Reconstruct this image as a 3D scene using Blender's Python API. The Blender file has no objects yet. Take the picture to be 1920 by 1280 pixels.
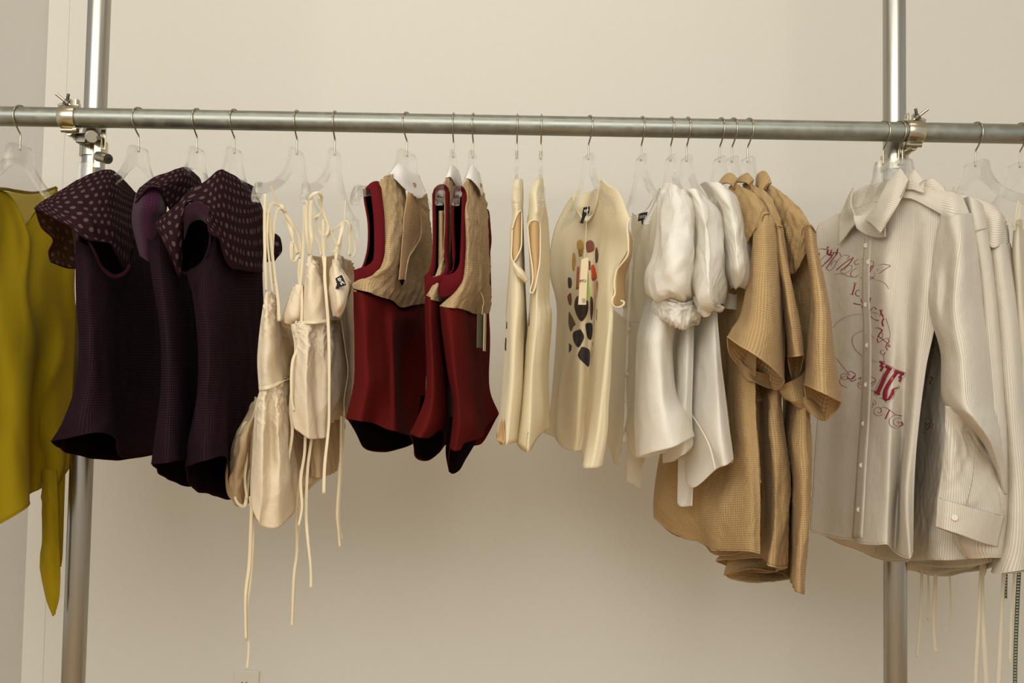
import bpy, bmesh, math, random
import numpy as np
from mathutils import Vector, Matrix
from mathutils.bvhtree import BVHTree

# ------------------------------------------------------------------ camera, world, lights
CAM_Y, CAM_Z, FPX = -1.95, 1.15, 1700.0
SC = bpy.context.scene
COL = SC.collection
cd = bpy.data.cameras.new('camera'); cam = bpy.data.objects.new('camera', cd); COL.objects.link(cam)
cd.lens = FPX / 1920 * 36; cd.sensor_width = 36
CM = Matrix.Translation((0, CAM_Y, CAM_Z)) @ Matrix.Rotation(math.radians(92.6), 4, 'X') @ Matrix.Rotation(math.radians(1.0), 4, 'Z')
cam.matrix_world = CM
SC.camera = cam
w = bpy.data.worlds.new('world'); SC.world = w; w.use_nodes = True
w.node_tree.nodes['Background'].inputs[0].default_value = (1.0, 0.995, 0.96, 1)
w.node_tree.nodes['Background'].inputs[1].default_value = 0.68
SC.view_settings.view_transform = 'Standard'; SC.view_settings.look = 'None'
SC.view_settings.gamma = 1; SC.view_settings.use_curve_mapping = False
SC.view_settings.exposure = -0.1
SC.cycles.use_denoising = True
SC.cycles.max_bounces = 10; SC.cycles.transparent_max_bounces = 24; SC.cycles.transmission_bounces = 10
SC.cycles.caustics_refractive = True


def area(name, loc, target, sx, sy, power, color):
    l = bpy.data.lights.new(name, 'AREA'); l.shape = 'RECTANGLE'; l.size = sx; l.size_y = sy
    l.energy = power; l.color = color
    o = bpy.data.objects.new(name, l); COL.objects.link(o); o.location = loc
    o.rotation_euler = (Vector(target) - Vector(loc)).to_track_quat('-Z', 'Y').to_euler()
    return o


area('ceiling_panel_light', (-0.7, -3.0, 2.6), (0.1, 0.2, 1.05), 4.2, 1.8, 104, (1.0, 0.995, 0.965))
area('ceiling_wall_washer_light', (-0.1, -0.7, 3.05), (-0.1, 0.6, 1.6), 2.8, 0.3, 10, (1.0, 1.0, 0.98))

# ------------------------------------------------------------------ helpers
R3 = np.array(CM.to_3x3()); CO = np.array([0, CAM_Y, CAM_Z])


def UP(a):
    """world points of image positions (px, py) on the upright plane y = const (metres)"""
    a = np.asarray(a, float)
    d = np.stack([(a[..., 0] - 960) / FPX, -(a[..., 1] - 640) / FPX, -np.ones(a.shape[:-1])], -1) @ R3.T
    t = (a[..., 2] - CAM_Y) / d[..., 1]
    return CO + d * t[..., None]


def P(px, py, y):
    return Vector(UP(np.array([px, py, y])))


def R(s):
    """rows of control points, 'px,py,depth_cm' separated by blanks, one row a line"""
    out = []
    for line in s.strip().split('\n'):
        out.append(np.array([[float(c) for c in p.split(',')] for p in line.split()]) * np.array([1, 1, .01]))
    return out


def crom(C, n, closed=False):
    """Catmull-Rom through control points along axis 0, uniform in index"""
    C = np.asarray(C, float); m = len(C)
    if m == 1: return np.repeat(C, n, 0)
    if closed:
        t = np.linspace(0, m, n, endpoint=False)
        i = np.floor(t).astype(int); f = t - i
        g = lambda k: C[(i + k) % m]
    else:
        E = np.concatenate([[2 * C[0] - C[1]], C, [2 * C[-1] - C[-2]]])
        t = np.linspace(0, m - 1, n); i = np.minimum(np.floor(t).astype(int), m - 2); f = t - i
        g = lambda k: E[i + 1 + k]
    f = f.reshape((-1,) + (1,) * (C.ndim - 1))
    p0, p1, p2, p3 = g(-1), g(0), g(1), g(2)
    return .5 * (2 * p1 + (p2 - p0) * f + (2 * p0 - 5 * p1 + 4 * p2 - p3) * f ** 2 + (3 * p1 - p0 - 3 * p2 + p3) * f ** 3)


def nrm(G, closed):
    if closed: du = np.roll(G, -1, 1) - np.roll(G, 1, 1)
    else: du = np.gradient(G, axis=1)
    dv = np.gradient(G, axis=0)
    n = np.cross(du, dv); return n / (np.linalg.norm(n, axis=-1, keepdims=True) + 1e-12)


def wrinkle(U, V, fu, fv, seed, n=7):
    """smooth irregular wrinkles, about +-1, fu/fv in waves per metre"""
    r = np.random.RandomState(seed); s = 0
    wx = .012 * np.sin(V * 23 + seed) + .01 * np.sin(U * 31 + V * 17 + seed * 2)
    for k in range(n):
        a = r.uniform(.4, 1.6) * fu * r.choice([-1, 1]); b = r.uniform(-1.4, 1.4) * fv
        s = s + np.sin(2 * np.pi * (a * (U + wx) + b * V + .012 * a * np.sin(2 * np.pi * (b * .7 * U + a * .3 * V))) + r.uniform(0, 6.28))
    s = s / math.sqrt(n)
    return s - .35 * np.abs(s)


def mesh_obj(name, verts, faces, mat, parent=None, uv=None, smooth=True, solid=0, bevel=0):
    me = bpy.data.meshes.new(name); me.from_pydata([tuple(v) for v in verts], [], faces)
    if uv is not None:
        l = me.uv_layers.new(name='UVMap')
        idx = np.zeros(len(me.loops), int); me.loops.foreach_get('vertex_index', idx)
        l.data.foreach_set('uv', np.asarray(uv)[idx].ravel())
    if smooth: me.polygons.foreach_set('use_smooth', [True] * len(me.polygons))
    me.materials.append(mat); me.update()
    o = bpy.data.objects.new(name, me); COL.objects.link(o)
    if parent is not None: o.parent = parent; o.matrix_parent_inverse = parent.matrix_world.inverted()
    if solid:
        m = o.modifiers.new('thickness', 'SOLIDIFY'); m.thickness = solid; m.offset = 0
    if bevel:
        m = o.modifiers.new('bevel', 'BEVEL'); m.width = bevel; m.segments = 2; m.limit_method = 'ANGLE'
    return o


def grid_obj(name, G, mat, parent, closed=False, solid=.0012, U=None, V=None):
    nv, nu = G.shape[:2]
    f = []
    for j in range(nv - 1):
        for i in range(nu if closed else nu - 1):
            k = (i + 1) % nu
            f.append((j * nu + i, (j + 1) * nu + i, (j + 1) * nu + k, j * nu + k))
    o = mesh_obj(name, G.reshape(-1, 3), f, mat, parent, np.stack([U, V], -1).reshape(-1, 2), solid=solid)
    o['_g'] = 0; del o['_g']
    return o


def uvs(G, closed):
    d = np.linalg.norm(np.diff(G, axis=1), axis=-1); L = d.sum(1).mean()
    cu = np.concatenate([np.zeros((G.shape[0], 1)), np.cumsum(d, 1)], 1).mean(0)
    e = np.linalg.norm(np.diff(G, axis=0), axis=-1).mean(1)
    cv = np.concatenate([[0], np.cumsum(e)])
    return np.broadcast_to(cu[None, :], G.shape[:2]), np.broadcast_to(cv[:, None], G.shape[:2])


def crumple(U, V, fu, fv, seed):
    """crushed cloth: soft facets that meet in sharp creases, 0..1"""
    r = np.random.RandomState(seed); u0, v0 = U.min(), V.min(); du, dv = np.ptp(U) + 1e-6, np.ptp(V) + 1e-6
    n = int(min(240, max(6, du * fu * dv * fv * 1.3)))
    a = r.rand(n, 2) * [du, dv] + [u0, v0]; th = r.uniform(-1, 1, n) * .9; st = r.uniform(.45, 1.0, n)
    wu = U + .012 * np.sin(V * 60 + seed); wv = V + .012 * np.sin(U * 50 + seed)
    best = np.full(U.shape, 9.0)
    for k in range(n):
        x, y = (wu - a[k, 0]) * fu, (wv - a[k, 1]) * fv
        c, s = math.cos(th[k]), math.sin(th[k])
        d = np.sqrt(((x * c + y * s) * st[k]) ** 2 + (y * c - x * s) ** 2 + .02)
        m = np.minimum(best, d); e = np.abs(best - d); best = m - .025 * np.exp(-e * 16)
    return 1 - np.minimum(best, 1.4)


def disp(G, closed, wr, U, V):
    if not wr: return G
    n = nrm(G, closed); h = 0
    v = np.linspace(0, 1, G.shape[0])[:, None]
    for q in wr:
        amp, fu, fv, sd = q[:4]
        env = 1 if len(q) < 5 else q[4](v)
        if fu < 0:
            s_ = np.linspace(0, 1, G.shape[1], endpoint=not closed)[None, :]
            env = env * (np.abs(np.sin(2 * np.pi * s_)) ** .6 if closed else np.sin(np.pi * s_) ** .5)
            if len(q) > 5: env = env * q[5](v)
        h = h + amp * (crumple(U, V, -fu, fv, sd) - .45 if fu < 0 else wrinkle(U, V, fu, fv, sd)) * env
    if closed:   # keep the seam continuous
        s = np.linspace(0, 1, G.shape[1])[None, :]
        h = h * np.minimum(1, np.minimum(s, 1 - s) * 25)
    return G + n * h[..., None]


def sheet(name, rows, mat, parent, nu=60, nv=60, wr=None, solid=.0012):
    """open piece of cloth lofted through rows of control points"""
    rows = R(rows) if isinstance(rows, str) else rows
    if name == 'armhole_facing':   # lies nearly flat
        for r_ in rows: r_[1:-1, 2] -= .72 * (r_[1:-1, 2] - np.linspace(r_[0, 2], r_[-1, 2], len(r_))[1:-1])
    A = np.stack([crom(r, nu) for r in rows])
    G = UP(crom(A, nv)); U, V = uvs(G, False)
    G = disp(G, False, wr, U, V)
    return grid_obj(name, G, mat, parent, False, solid, U, V), G


def tube(name, rows, mat, parent, near='L', T=.03, back=None, nu=70, nv=80, wr=None, top=.25, solid=.0012, gp=1.5, minv=0):
    """closed body of cloth: the rows give the side seen here, the far side bows away behind it"""
    rows = R(rows)
    A = np.stack([crom(r, nu) for r in rows]); nr = len(rows)
    s = np.linspace(0, 1, nu)
    if near == 'L': g, h = s ** gp, s ** (1 / gp)
    else: g, h = 1 - (1 - s) ** gp, 1 - (1 - s) ** (1 / gp)
    B = A.copy()
    for j in range(nr):
        a, b = A[j, 0], A[j, -1]
        v = j / (nr - 1); k = max(minv, min(1, v / top)) if top else 1
        bp = A[j].copy()
        bp[:, 0] = a[0] + (b[0] - a[0]) * g
        bp[:, 2] = a[2] + (b[2] - a[2]) * h + T * np.sin(np.pi * s)
        bp[:, 2] = np.maximum(bp[:, 2], A[j, :, 2] + .012 * np.sin(np.pi * s))
        B[j] = A[j] * (1 - k) + bp * k
    if back: B[-1] = crom(R(back)[0], nu)
    A2, B2 = crom(A, nv), crom(B, nv)
    L = np.concatenate([A2, B2[:, ::-1][:, 1:-1]], 1)
    G = UP(L); U, V = uvs(G, True)
    G = disp(G, True, wr, U, V)
    return grid_obj(name, G, mat, parent, True, solid, U, V), G


def rod(name, pts, r, mat, parent, seg=8, world=False, closed=False, n=None, caps=True):
    """round cord or wire through points; r may be a list"""
    W = np.array([tuple(p) for p in pts], float) if world else UP(np.array(pts, float))
    n = n or max(8, len(pts) * 6)
    C = crom(W, n, closed)
    rr = crom(np.array(r, float)[:, None], n)[:, 0] if isinstance(r, (list, tuple)) else np.full(n, r)
    t = (np.roll(C, -1, 0) - np.roll(C, 1, 0)) if closed else np.gradient(C, axis=0)
    t /= np.linalg.norm(t, axis=1, keepdims=True) + 1e-12
    u = np.cross(t[0], [.13, .2, .97]);  u /= np.linalg.norm(u) + 1e-12
    V, F = [], []
    for i in range(n):
        u = u - t[i] * np.dot(u, t[i]); u /= np.linalg.norm(u) + 1e-12
        b = np.cross(t[i], u)
        for k in range(seg):
            a = 2 * np.pi * k / seg; V.append(C[i] + rr[i] * (u * np.cos(a) + b * np.sin(a)))
    for i in range(n if closed else n - 1):
        j = (i + 1) % n
        for k in range(seg):
            l = (k + 1) % seg; F.append((i * seg + k, j * seg + k, j * seg + l, i * seg + l))
    if not closed and caps: F += [tuple(range(seg))[::-1], tuple(range((n - 1) * seg, n * seg))]
    return mesh_obj(name, V, F, mat, parent)


def ribbon(name, pts, wmm, mat, parent, twist=0.0, ph=0.0, n=None):
    """narrow flat tape of cloth; pts 'px,py,depth_cm'"""
    pts = R(pts)[0] if isinstance(pts, str) else pts
    C = UP(crom(pts, n or max(14, len(pts) * 9))); n = len(C)
    t = np.gradient(C, axis=0); t /= np.linalg.norm(t, axis=1, keepdims=True) + 1e-12
    side = np.cross(t, [0, 1, 0]); side /= np.linalg.norm(side, axis=1, keepdims=True) + 1e-9
    dep = np.cross(side, t)
    a = ph + twist * np.sin(np.linspace(0, 3 + n * .05, n))
    d = side * np.cos(a)[:, None] + dep * np.sin(a)[:, None]
    hw = wmm * .0005
    G = np.stack([C - d * hw, C - d * hw * .4 + dep * .0004, C + d * hw * .4 + dep * .0004, C + d * hw], 1)
    U, V = uvs(G, False)
    return grid_obj(name, G, mat, parent, False, .0008, U, V)


def box_bm(bm, c, s, rot=None):
    m = Matrix.Translation(c) @ (rot.to_4x4() if rot else Matrix()) @ Matrix.Diagonal((*s, 1))
    return bmesh.ops.create_cube(bm, size=1, matrix=m)


def cyl_bm(bm, a, b, r, seg=24, r2=None):
    a, b = Vector(a), Vector(b); d = b - a
    m = Matrix.Translation((a + b) / 2) @ d.to_track_quat('Z', 'Y').to_matrix().to_4x4()
    return bmesh.ops.create_cone(bm, cap_ends=True, segments=seg, radius1=r, radius2=r if r2 is None else r2, depth=d.length, matrix=m)


def bm_obj(name, bm, mat, parent=None, smooth=False, bevel=0):
    me = bpy.data.meshes.new(name); bm.normal_update(); bm.to_mesh(me); bm.free(); me.materials.append(mat)
    o = bpy.data.objects.new(name, me); COL.objects.link(o)
    if parent is not None: o.parent = parent; o.matrix_parent_inverse = parent.matrix_world.inverted()
    if smooth:
        me.polygons.foreach_set('use_smooth', [True] * len(me.polygons))
        try: me.set_sharp_from_angle(angle=math.radians(35))
        except Exception: pass
    if bevel:
        m = o.modifiers.new('bevel', 'BEVEL'); m.width = bevel; m.segments = 2; m.limit_method = 'ANGLE'
    return o


def thing(name, loc, label, cat, group=None):
    o = bpy.data.objects.new(name, None); COL.objects.link(o); o.empty_display_size = .05
    o.location = loc; o['label'] = label; o['category'] = cat
    if group: o['group'] = group
    o.matrix_world = Matrix.Translation(loc)
    return o


def bvh_of(Gs):
    V, F = [], []
    for G in Gs:
        nv, nu = G.shape[:2]; b = len(V)
        V += [Vector(p) for p in G.reshape(-1, 3)]
        for j in range(nv - 1):
            for i in range(nu - 1):
                F.append((b + j * nu + i, b + (j + 1) * nu + i, b + (j + 1) * nu + i + 1, b + j * nu + i + 1))
    return BVHTree.FromPolygons(V, F)


def on(bvh, px, py, off=.0018):
    d = Vector(UP(np.array([px, py, 0.0]))) - Vector(CO); d.normalize()
    h = bvh.ray_cast(Vector(CO), d)
    if h[0] is None: return None
    return h[0] - d * off


def patch(name, bvh, poly, mat, parent, off=.002, rings=4, solid=.0006, hard=False):
    """a flat applied or printed shape lying on the cloth, outline in image positions"""
    poly = np.array(poly, float); c = poly.mean(0)
    if len(poly) > 4 and not hard: poly = crom(poly, len(poly) * 4, True)
    else: poly = np.concatenate([np.linspace(poly[i], poly[(i + 1) % len(poly)], 5)[:-1] for i in range(len(poly))])
    V, F = [], []; n = len(poly); last = None
    pts = [c] + [c + (p - c) * k / rings for k in range(1, rings + 1) for p in poly]
    for q in pts:
        h = on(bvh, q[0], q[1], off)
        if h is None: h = last
        if h is None: h = P(q[0], q[1], -.1)
        last = h; V.append(h)
    for i in range(n): F.append((0, 1 + (i + 1) % n, 1 + i))
    for k in range(rings - 1):
        for i in range(n):
            j = (i + 1) % n; F.append((1 + k * n + i, 1 + k * n + j, 1 + (k + 1) * n + j, 1 + (k + 1) * n + i))
    uv = np.array([[v[0], v[2]] for v in V])
    return mesh_obj(name, V, F, mat, parent, uv, solid=solid)


def strokes(name, bvh, lines, mat, parent, off=.0022):
    """printed or stitched writing: each stroke a polyline of image positions with a width in px"""
    V, F = [], []
    for wpx, pts in lines:
        C = crom(np.array(pts, float), max(6, len(pts) * 6)) if len(pts) > 2 else np.linspace(pts[0], pts[1], 6)
        t = np.gradient(C, axis=0); t /= np.linalg.norm(t, axis=1, keepdims=True) + 1e-9
        nn = np.stack([-t[:, 1], t[:, 0]], 1)
        m = len(C); sw = np.array([wpx * .72 * (.35 + .65 * abs(math.sin(math.atan2(a[1], a[0]) + .35))) for a in t]) * .5
        pr = None; run = []
        for i in range(m):
            a = on(bvh, *(C[i] - nn[i] * sw[i]), off); b = on(bvh, *(C[i] + nn[i] * sw[i]), off)
            if a is None or b is None: pr = None; continue
            k = len(V); V += [a, b]
            if pr is not None and (V[pr] - a).length < .03: F.append((pr, pr + 1, k + 1, k))
            pr = k
    return mesh_obj(name, V, F, mat, parent, solid=.0003)


# ------------------------------------------------------------------ materials
def lin(h):
    c = [int(h[i:i + 2], 16) / 255 for i in (1, 3, 5)]
    return tuple(x / 12.92 if x <= .04045 else ((x + .055) / 1.055) ** 2.4 for x in c) + (1,)


class NT:
    def __init__(s, name):
        s.m = bpy.data.materials.new(name); s.m.use_nodes = True; s.t = s.m.node_tree
        s.t.nodes.clear(); s.out = s.n('ShaderNodeOutputMaterial')

    def n(s, ty, **kw):
        x = s.t.nodes.new(ty)
        for k, v in kw.items():
            if k in x.inputs.keys(): pass
            setattr(x, k, v)
        return x

    def l(s, a, b): s.t.links.new(a, b)

    def math(s, op, a, b=0.0, c=0.0):
        x = s.n('ShaderNodeMath', operation=op)
        for i, v in enumerate((a, b, c)):
            if hasattr(v, 'is_output'): s.l(v, x.inputs[i])
            elif i < len(x.inputs): x.inputs[i].default_value = v
        return x.outputs[0]

    def mix(s, f, a, b):
        x = s.n('ShaderNodeMix', data_type='RGBA')
        for i, v in ((0, f), (6, a), (7, b)):
            if hasattr(v, 'is_output'): s.l(v, x.inputs[i])
            else: x.inputs[i].default_value = v
        return x.outputs[2]

    def noise(s, vec, scale, detail=3, rough=.5):
        x = s.n('ShaderNodeTexNoise'); x.inputs['Scale'].default_value = scale
        x.inputs['Detail'].default_value = detail; x.inputs['Roughness'].default_value = rough
        if vec is not None: s.l(vec, x.inputs['Vector'])
        return x.outputs['Fac']


def cloth(name, base, second=None, pattern=None, px=.004, sheer=0.0, trans=.25, weave=.15, crease=.25, crease_scale=28, rough=.92, sheen=.06, vary=.06, sheer_holes=False, spec=.1):
    k = NT(name); uv = k.n('ShaderNodeUVMap').outputs[0]; ob = k.n('ShaderNodeTexCoord').outputs['Object']
    sep = k.n('ShaderNodeSeparateXYZ'); k.l(uv, sep.inputs[0]); u, v = sep.outputs[0], sep.outputs[1]
    c = lin(base); sec = lin(second) if second else c
    if pattern == 'check':
        fu = k.math('GREATER_THAN', k.math('SINE', k.math('MULTIPLY', u, 6.2832 / px)), .15)
        fv = k.math('GREATER_THAN', k.math('SINE', k.math('MULTIPLY', v, 6.2832 / px)), .15)
        f = k.math('MULTIPLY', k.math('ADD', fu, fv), .5)
        col = k.mix(f, c, sec)
    elif pattern == 'stripe':
        f = k.math('GREATER_THAN', k.math('SINE', k.math('MULTIPLY', u, 6.2832 / px)), .45)
        col = k.mix(f, c, sec)
    elif pattern == 'cross_stripe':
        f = k.math('GREATER_THAN', k.math('SINE', k.math('MULTIPLY', v, 6.2832 / px)), .35)
        col = k.mix(f, c, sec)
    elif pattern == 'dots':
        row = k.math('FLOOR', k.math('DIVIDE', v, px))
        uu = k.math('ADD', k.math('DIVIDE', u, px * 1.15), k.math('MULTIPLY', k.math('MODULO', row, 2.0), .5))
        du = k.math('MULTIPLY', k.math('SUBTRACT', k.math('FRACT', uu), .5), 1.15)
        dv = k.math('SUBTRACT', k.math('FRACT', k.math('DIVIDE', v, px)), .5)
        d = k.math('SQRT', k.math('ADD', k.math('MULTIPLY', du, du), k.math('MULTIPLY', dv, dv)))
        f = k.math('LESS_THAN', d, .25)
        col = k.mix(f, c, sec)
    else:
        col = k.mix(0.0, c, c)
    nz = k.noise(ob, 9, 4)
    dark = tuple(x * (1 - vary * 3) for x in c[:3]) + (1,)
    col = k.mix(k.math('MULTIPLY', k.math('SUBTRACT', nz, .42), vary * 8), col, k.mix(.5, col, dark)) if vary else col
    b = k.n('ShaderNodeBsdfPrincipled'); k.l(col, b.inputs['Base Color'])
    b.inputs['Roughness'].default_value = rough
    b.inputs['Specular IOR Level'].default_value = spec
    b.inputs['Sheen Weight'].default_value = sheen; b.inputs['Sheen Roughness'].default_value = .5
    # weave + small creases
    wv = k.math('ADD', k.math('SINE', k.math('MULTIPLY', u, 6.2832 / .0016)), k.math('SINE', k.math('MULTIPLY', v, 6.2832 / .0016)))
    cr = k.noise(ob, crease_scale, 3, .55)
    cr = k.math('SUBTRACT', 1.0, k.math('MULTIPLY', k.math('ABSOLUTE', k.math('SUBTRACT', cr, .5)), 4.0))
    h = k.math('ADD', k.math('MULTIPLY', wv, weave * .0003), k.math('MULTIPLY', cr, crease * .004))
    bp = k.n('ShaderNodeBump'); bp.inputs['Distance'].default_value = 1.0; bp.inputs['Strength'].default_value = .9
    k.l(h, bp.inputs['Height']); k.l(bp.outputs[0], b.inputs['Normal'])
    sh = b.outputs[0]
    if trans:
        tr = k.n('ShaderNodeBsdfTranslucent'); k.l(col, tr.inputs[0]); k.l(bp.outputs[0], tr.inputs['Normal'])
        mx = k.n('ShaderNodeMixShader'); mx.inputs[0].default_value = trans
        k.l(sh, mx.inputs[1]); k.l(tr.outputs[0], mx.inputs[2]); sh = mx.outputs[0]
    if sheer:
        tp = k.n('ShaderNodeBsdfTransparent'); tp.inputs[0].default_value = tuple(x ** .35 for x in c[:3]) + (1,)
        mx = k.n('ShaderNodeMixShader'); mx.inputs[0].default_value = sheer
        if sheer_holes:
            hu = k.math('GREATER_THAN', k.math('SINE', k.math('MULTIPLY', u, 6.2832 / .003)), .2)
            hv = k.math('GREATER_THAN', k.math('SINE', k.math('MULTIPLY', v, 6.2832 / .003)), .2)
            k.l(k.math('MULTIPLY', k.math('MULTIPLY', hu, hv), sheer), mx.inputs[0])
        k.l(sh, mx.inputs[1]); k.l(tp.outputs[0], mx.inputs[2]); sh = mx.outputs[0]
    k.l(sh, k.out.inputs[0]); return k.m


def metal(name, base, rough=.25, blotch=None, metallic=1.0, scale=20, bump=0):
    k = NT(name); ob = k.n('ShaderNodeTexCoord').outputs['Object']
    b = k.n('ShaderNodeBsdfPrincipled'); b.inputs['Metallic'].default_value = metallic
    nz = k.noise(ob, scale, 6, .65)
    if blotch:
        f = k.math('MULTIPLY', k.math('SUBTRACT', nz, .42), 3.0)
        f = k.math('MINIMUM', k.math('MAXIMUM', f, 0.0), 1.0)
        k.l(k.mix(f, lin(base), lin(blotch)), b.inputs['Base Color'])
        k.l(k.math('ADD', k.math('MULTIPLY', f, .2), rough), b.inputs['Roughness'])
    else:
        b.inputs['Base Color'].default_value = lin(base)
        k.l(k.math('ADD', k.math('MULTIPLY', nz, .12), rough - .06), b.inputs['Roughness'])
    if bump:
        bp = k.n('ShaderNodeBump'); bp.inputs['Distance'].default_value = bump; k.l(nz, bp.inputs['Height']); k.l(bp.outputs[0], b.inputs['Normal'])
    k.l(b.outputs[0], k.out.inputs[0]); return k.m


def plain(name, base, rough=.6, bump=0, scale=120, second=None, spec=.4):
    k = NT(name); ob = k.n('ShaderNodeTexCoord').outputs['Object']
    b = k.n('ShaderNodeBsdfPrincipled'); b.inputs['Roughness'].default_value = rough
    b.inputs['Specular IOR Level'].default_value = spec
    nz = k.noise(ob, scale, 4)
    k.l(k.mix(nz, lin(base), lin(second or base)), b.inputs['Base Color'])
    if bump:
        bp = k.n('ShaderNodeBump'); bp.inputs['Distance'].default_value = bump; k.l(nz, bp.inputs['Height']); k.l(bp.outputs[0], b.inputs['Normal'])
    k.l(b.outputs[0], k.out.inputs[0]); return k.m


def glass(name, col='#ffffff', rough=.0):
    k = NT(name); b = k.n('ShaderNodeBsdfPrincipled'); b.inputs['Base Color'].default_value = lin(col)
    b.inputs['Roughness'].default_value = rough; b.inputs['Transmission Weight'].default_value = 1; b.inputs['IOR'].default_value = 1.47
    # thin clear plastic lets light straight through as well, so its shadow stays pale
    tp = k.n('ShaderNodeBsdfTransparent'); mx = k.n('ShaderNodeMixShader'); mx.inputs[0].default_value = .66
    k.l(b.outputs[0], mx.inputs[1]); k.l(tp.outputs[0], mx.inputs[2]); k.l(mx.outputs[0], k.out.inputs[0]); return k.m


M = dict(
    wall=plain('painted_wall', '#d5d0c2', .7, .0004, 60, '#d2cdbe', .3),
    wall_shaded=plain('shaded_wall_return', '#b9b3a6', .7, .0004, 60, '#b5afa2', .3),  # greyer base colour carries the shade of the left wall return
    floor=plain('oak_floor', '#c9a877', .5, .0003, 6, '#b8946a'),
    ceil=plain('ceiling_paint', '#dcd6ca', .8),
    rail=metal('galvanised_steel', '#8f9186', .36, '#a3a396', .85, 34),
    pole=metal('polished_aluminium', '#a5a196', .3, None, 1, 8),
    clamp=metal('nickel_clamp', '#bdb59f', .24, None, 1, 30),
    darkmetal=metal('dark_steel', '#6b6558', .35, None, 1, 30),
    wire=metal('hook_wire', '#a8a08c', .22, None, 1, 30),
    acrylic=glass('clear_acrylic'),
    mustard=cloth('mustard_voile', '#b39a1a', sheer=.16, trans=.45, crease=.12, crease_scale=14, vary=.1, sheen=.05),
    mustard_sheer=cloth('mustard_voile_single', '#b09c48', sheer=.6, trans=.4, crease=.15, crease_scale=20, vary=.05, sheen=.05),
    mustard_trim=cloth('mustard_binding', '#5a4a0c', trans=.1, crease=.1),
    plum=cloth('plum_knit', '#332128', '#1a1014', 'check', .0055, sheer=.10, trans=.1, weave=.6, crease=.08, crease_scale=12, vary=.04, sheer_holes=True, sheen=0, spec=.03),
    plum_light=cloth('plum_lining', '#451c34', '#2f1324', 'check', .0055, trans=.15, weave=.5, crease=.1, sheen=.15),
    dots=cloth('dotted_chiffon', '#2b191b', '#5c494a', 'dots', .0185, sheer=.04, trans=.1, crease=.1, crease_scale=14, vary=.03, sheen=0, spec=.03),
    dots_sheer=cloth('dotted_chiffon_single', '#4a3122', '#7c5f60', 'dots', .0185, sheer=.5, trans=.3, crease=.1, vary=.03, sheen=.05),
    plum_edge=cloth('plum_edging', '#2a141c', trans=0, crease=.05, sheen=0, spec=.02),
    cream=cloth('cream_poplin', '#f0dfc0', trans=.25, crease=.36, crease_scale=20, vary=.02),
    cream_thin=cloth('cream_poplin_single', '#dcc49c', sheer=.12, trans=.4, crease=.4, crease_scale=24, vary=.03),
    cream_tape=cloth('cream_tape', '#ecdcb8', trans=.15, crease=.08),
    vest=cloth('tan_check', '#bda279', '#967c58', 'check', .0042, trans=.05, crease=.55, crease_scale=34, vary=.04),
    vest_in=cloth('tan_check_facing', '#cda878', '#a9855a', 'check', .0052, trans=.1, crease=.15, vary=.03),
    red=cloth('oxblood_wool', '#551512', trans=.02, crease=.05, crease_scale=12, vary=.05, weave=.1, sheen=.0, spec=.05),
    red_band=cloth('oxblood_facing', '#5c1216', trans=.02, crease=.05, vary=.05, sheen=.0),
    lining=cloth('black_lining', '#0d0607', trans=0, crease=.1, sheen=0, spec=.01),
    collar=cloth('white_collar_cotton', '#f6f1e9', trans=.2, crease=.12, vary=.02),
    tee=cloth('cream_jersey', '#e8d9b4', trans=.15, crease=.08, crease_scale=14, vary=.03),
    tee_in=cloth('cream_jersey_inside', '#c9a673', trans=.15, crease=.1),
    white=cloth('white_cotton_voile', '#faf6ec', trans=.45, crease=.3, crease_scale=20, vary=.01, sheen=.05),
    white_sheer=cloth('white_voile_single', '#f6f0e0', sheer=.3, trans=.4, crease=.3, crease_scale=18, vary=.01, sheen=.05),
    tan=cloth('tan_gingham', '#bd9f70', '#9a7b50', 'check', .0046, trans=.08, crease=.45, crease_scale=26, vary=.04),
    tan_edge=cloth('tan_gingham_edge', '#7c5d33', trans=0, crease=.1),
    stripe=cloth('ecru_stripe', '#e6ddcc', '#cbc1ad', 'stripe', .004, trans=.2, crease=.3, crease_scale=18, vary=.02),
    stripe_x=cloth('ecru_stripe_across', '#e6ddcc', '#cbc1ad', 'cross_stripe', .004, trans=.2, crease=.12, vary=.02),
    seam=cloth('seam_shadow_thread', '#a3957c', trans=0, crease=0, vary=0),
    lace=cloth('ivory_satin', '#e8dfc8', trans=.3, crease=.1, sheer=.15),
    print_red=plain('red_print_ink', '#8c1c30', .7),
    black=plain('black_label', '#15120f', .8),
    ink=plain('label_white', '#e2ddd2', .8),
    paper=plain('card_tag', '#dccba6', .8),
    green=plain('green_card', '#8c9a4a', .8),
    button=plain('pearl_button', '#d9cfb8', .25),
    tan_button=cloth('tan_covered_button', '#9c7c4c', trans=0),
    ladder=plain('green_ladder_tape', '#4a5540', .8),
    plate=plain('outlet_plate', '#d3ccbc', .4),
    slot=plain('outlet_slot', '#2c2416', .8),
)

# ------------------------------------------------------------------ the room
def quad_box(name, lo, hi, mat, label=None):
    bm = bmesh.new(); lo, hi = Vector(lo), Vector(hi); box_bm(bm, (lo + hi) / 2, hi - lo)
    o = bm_obj(name, bm, mat); o['kind'] = 'structure'
    if label: o['label'] = label
    return o


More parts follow.
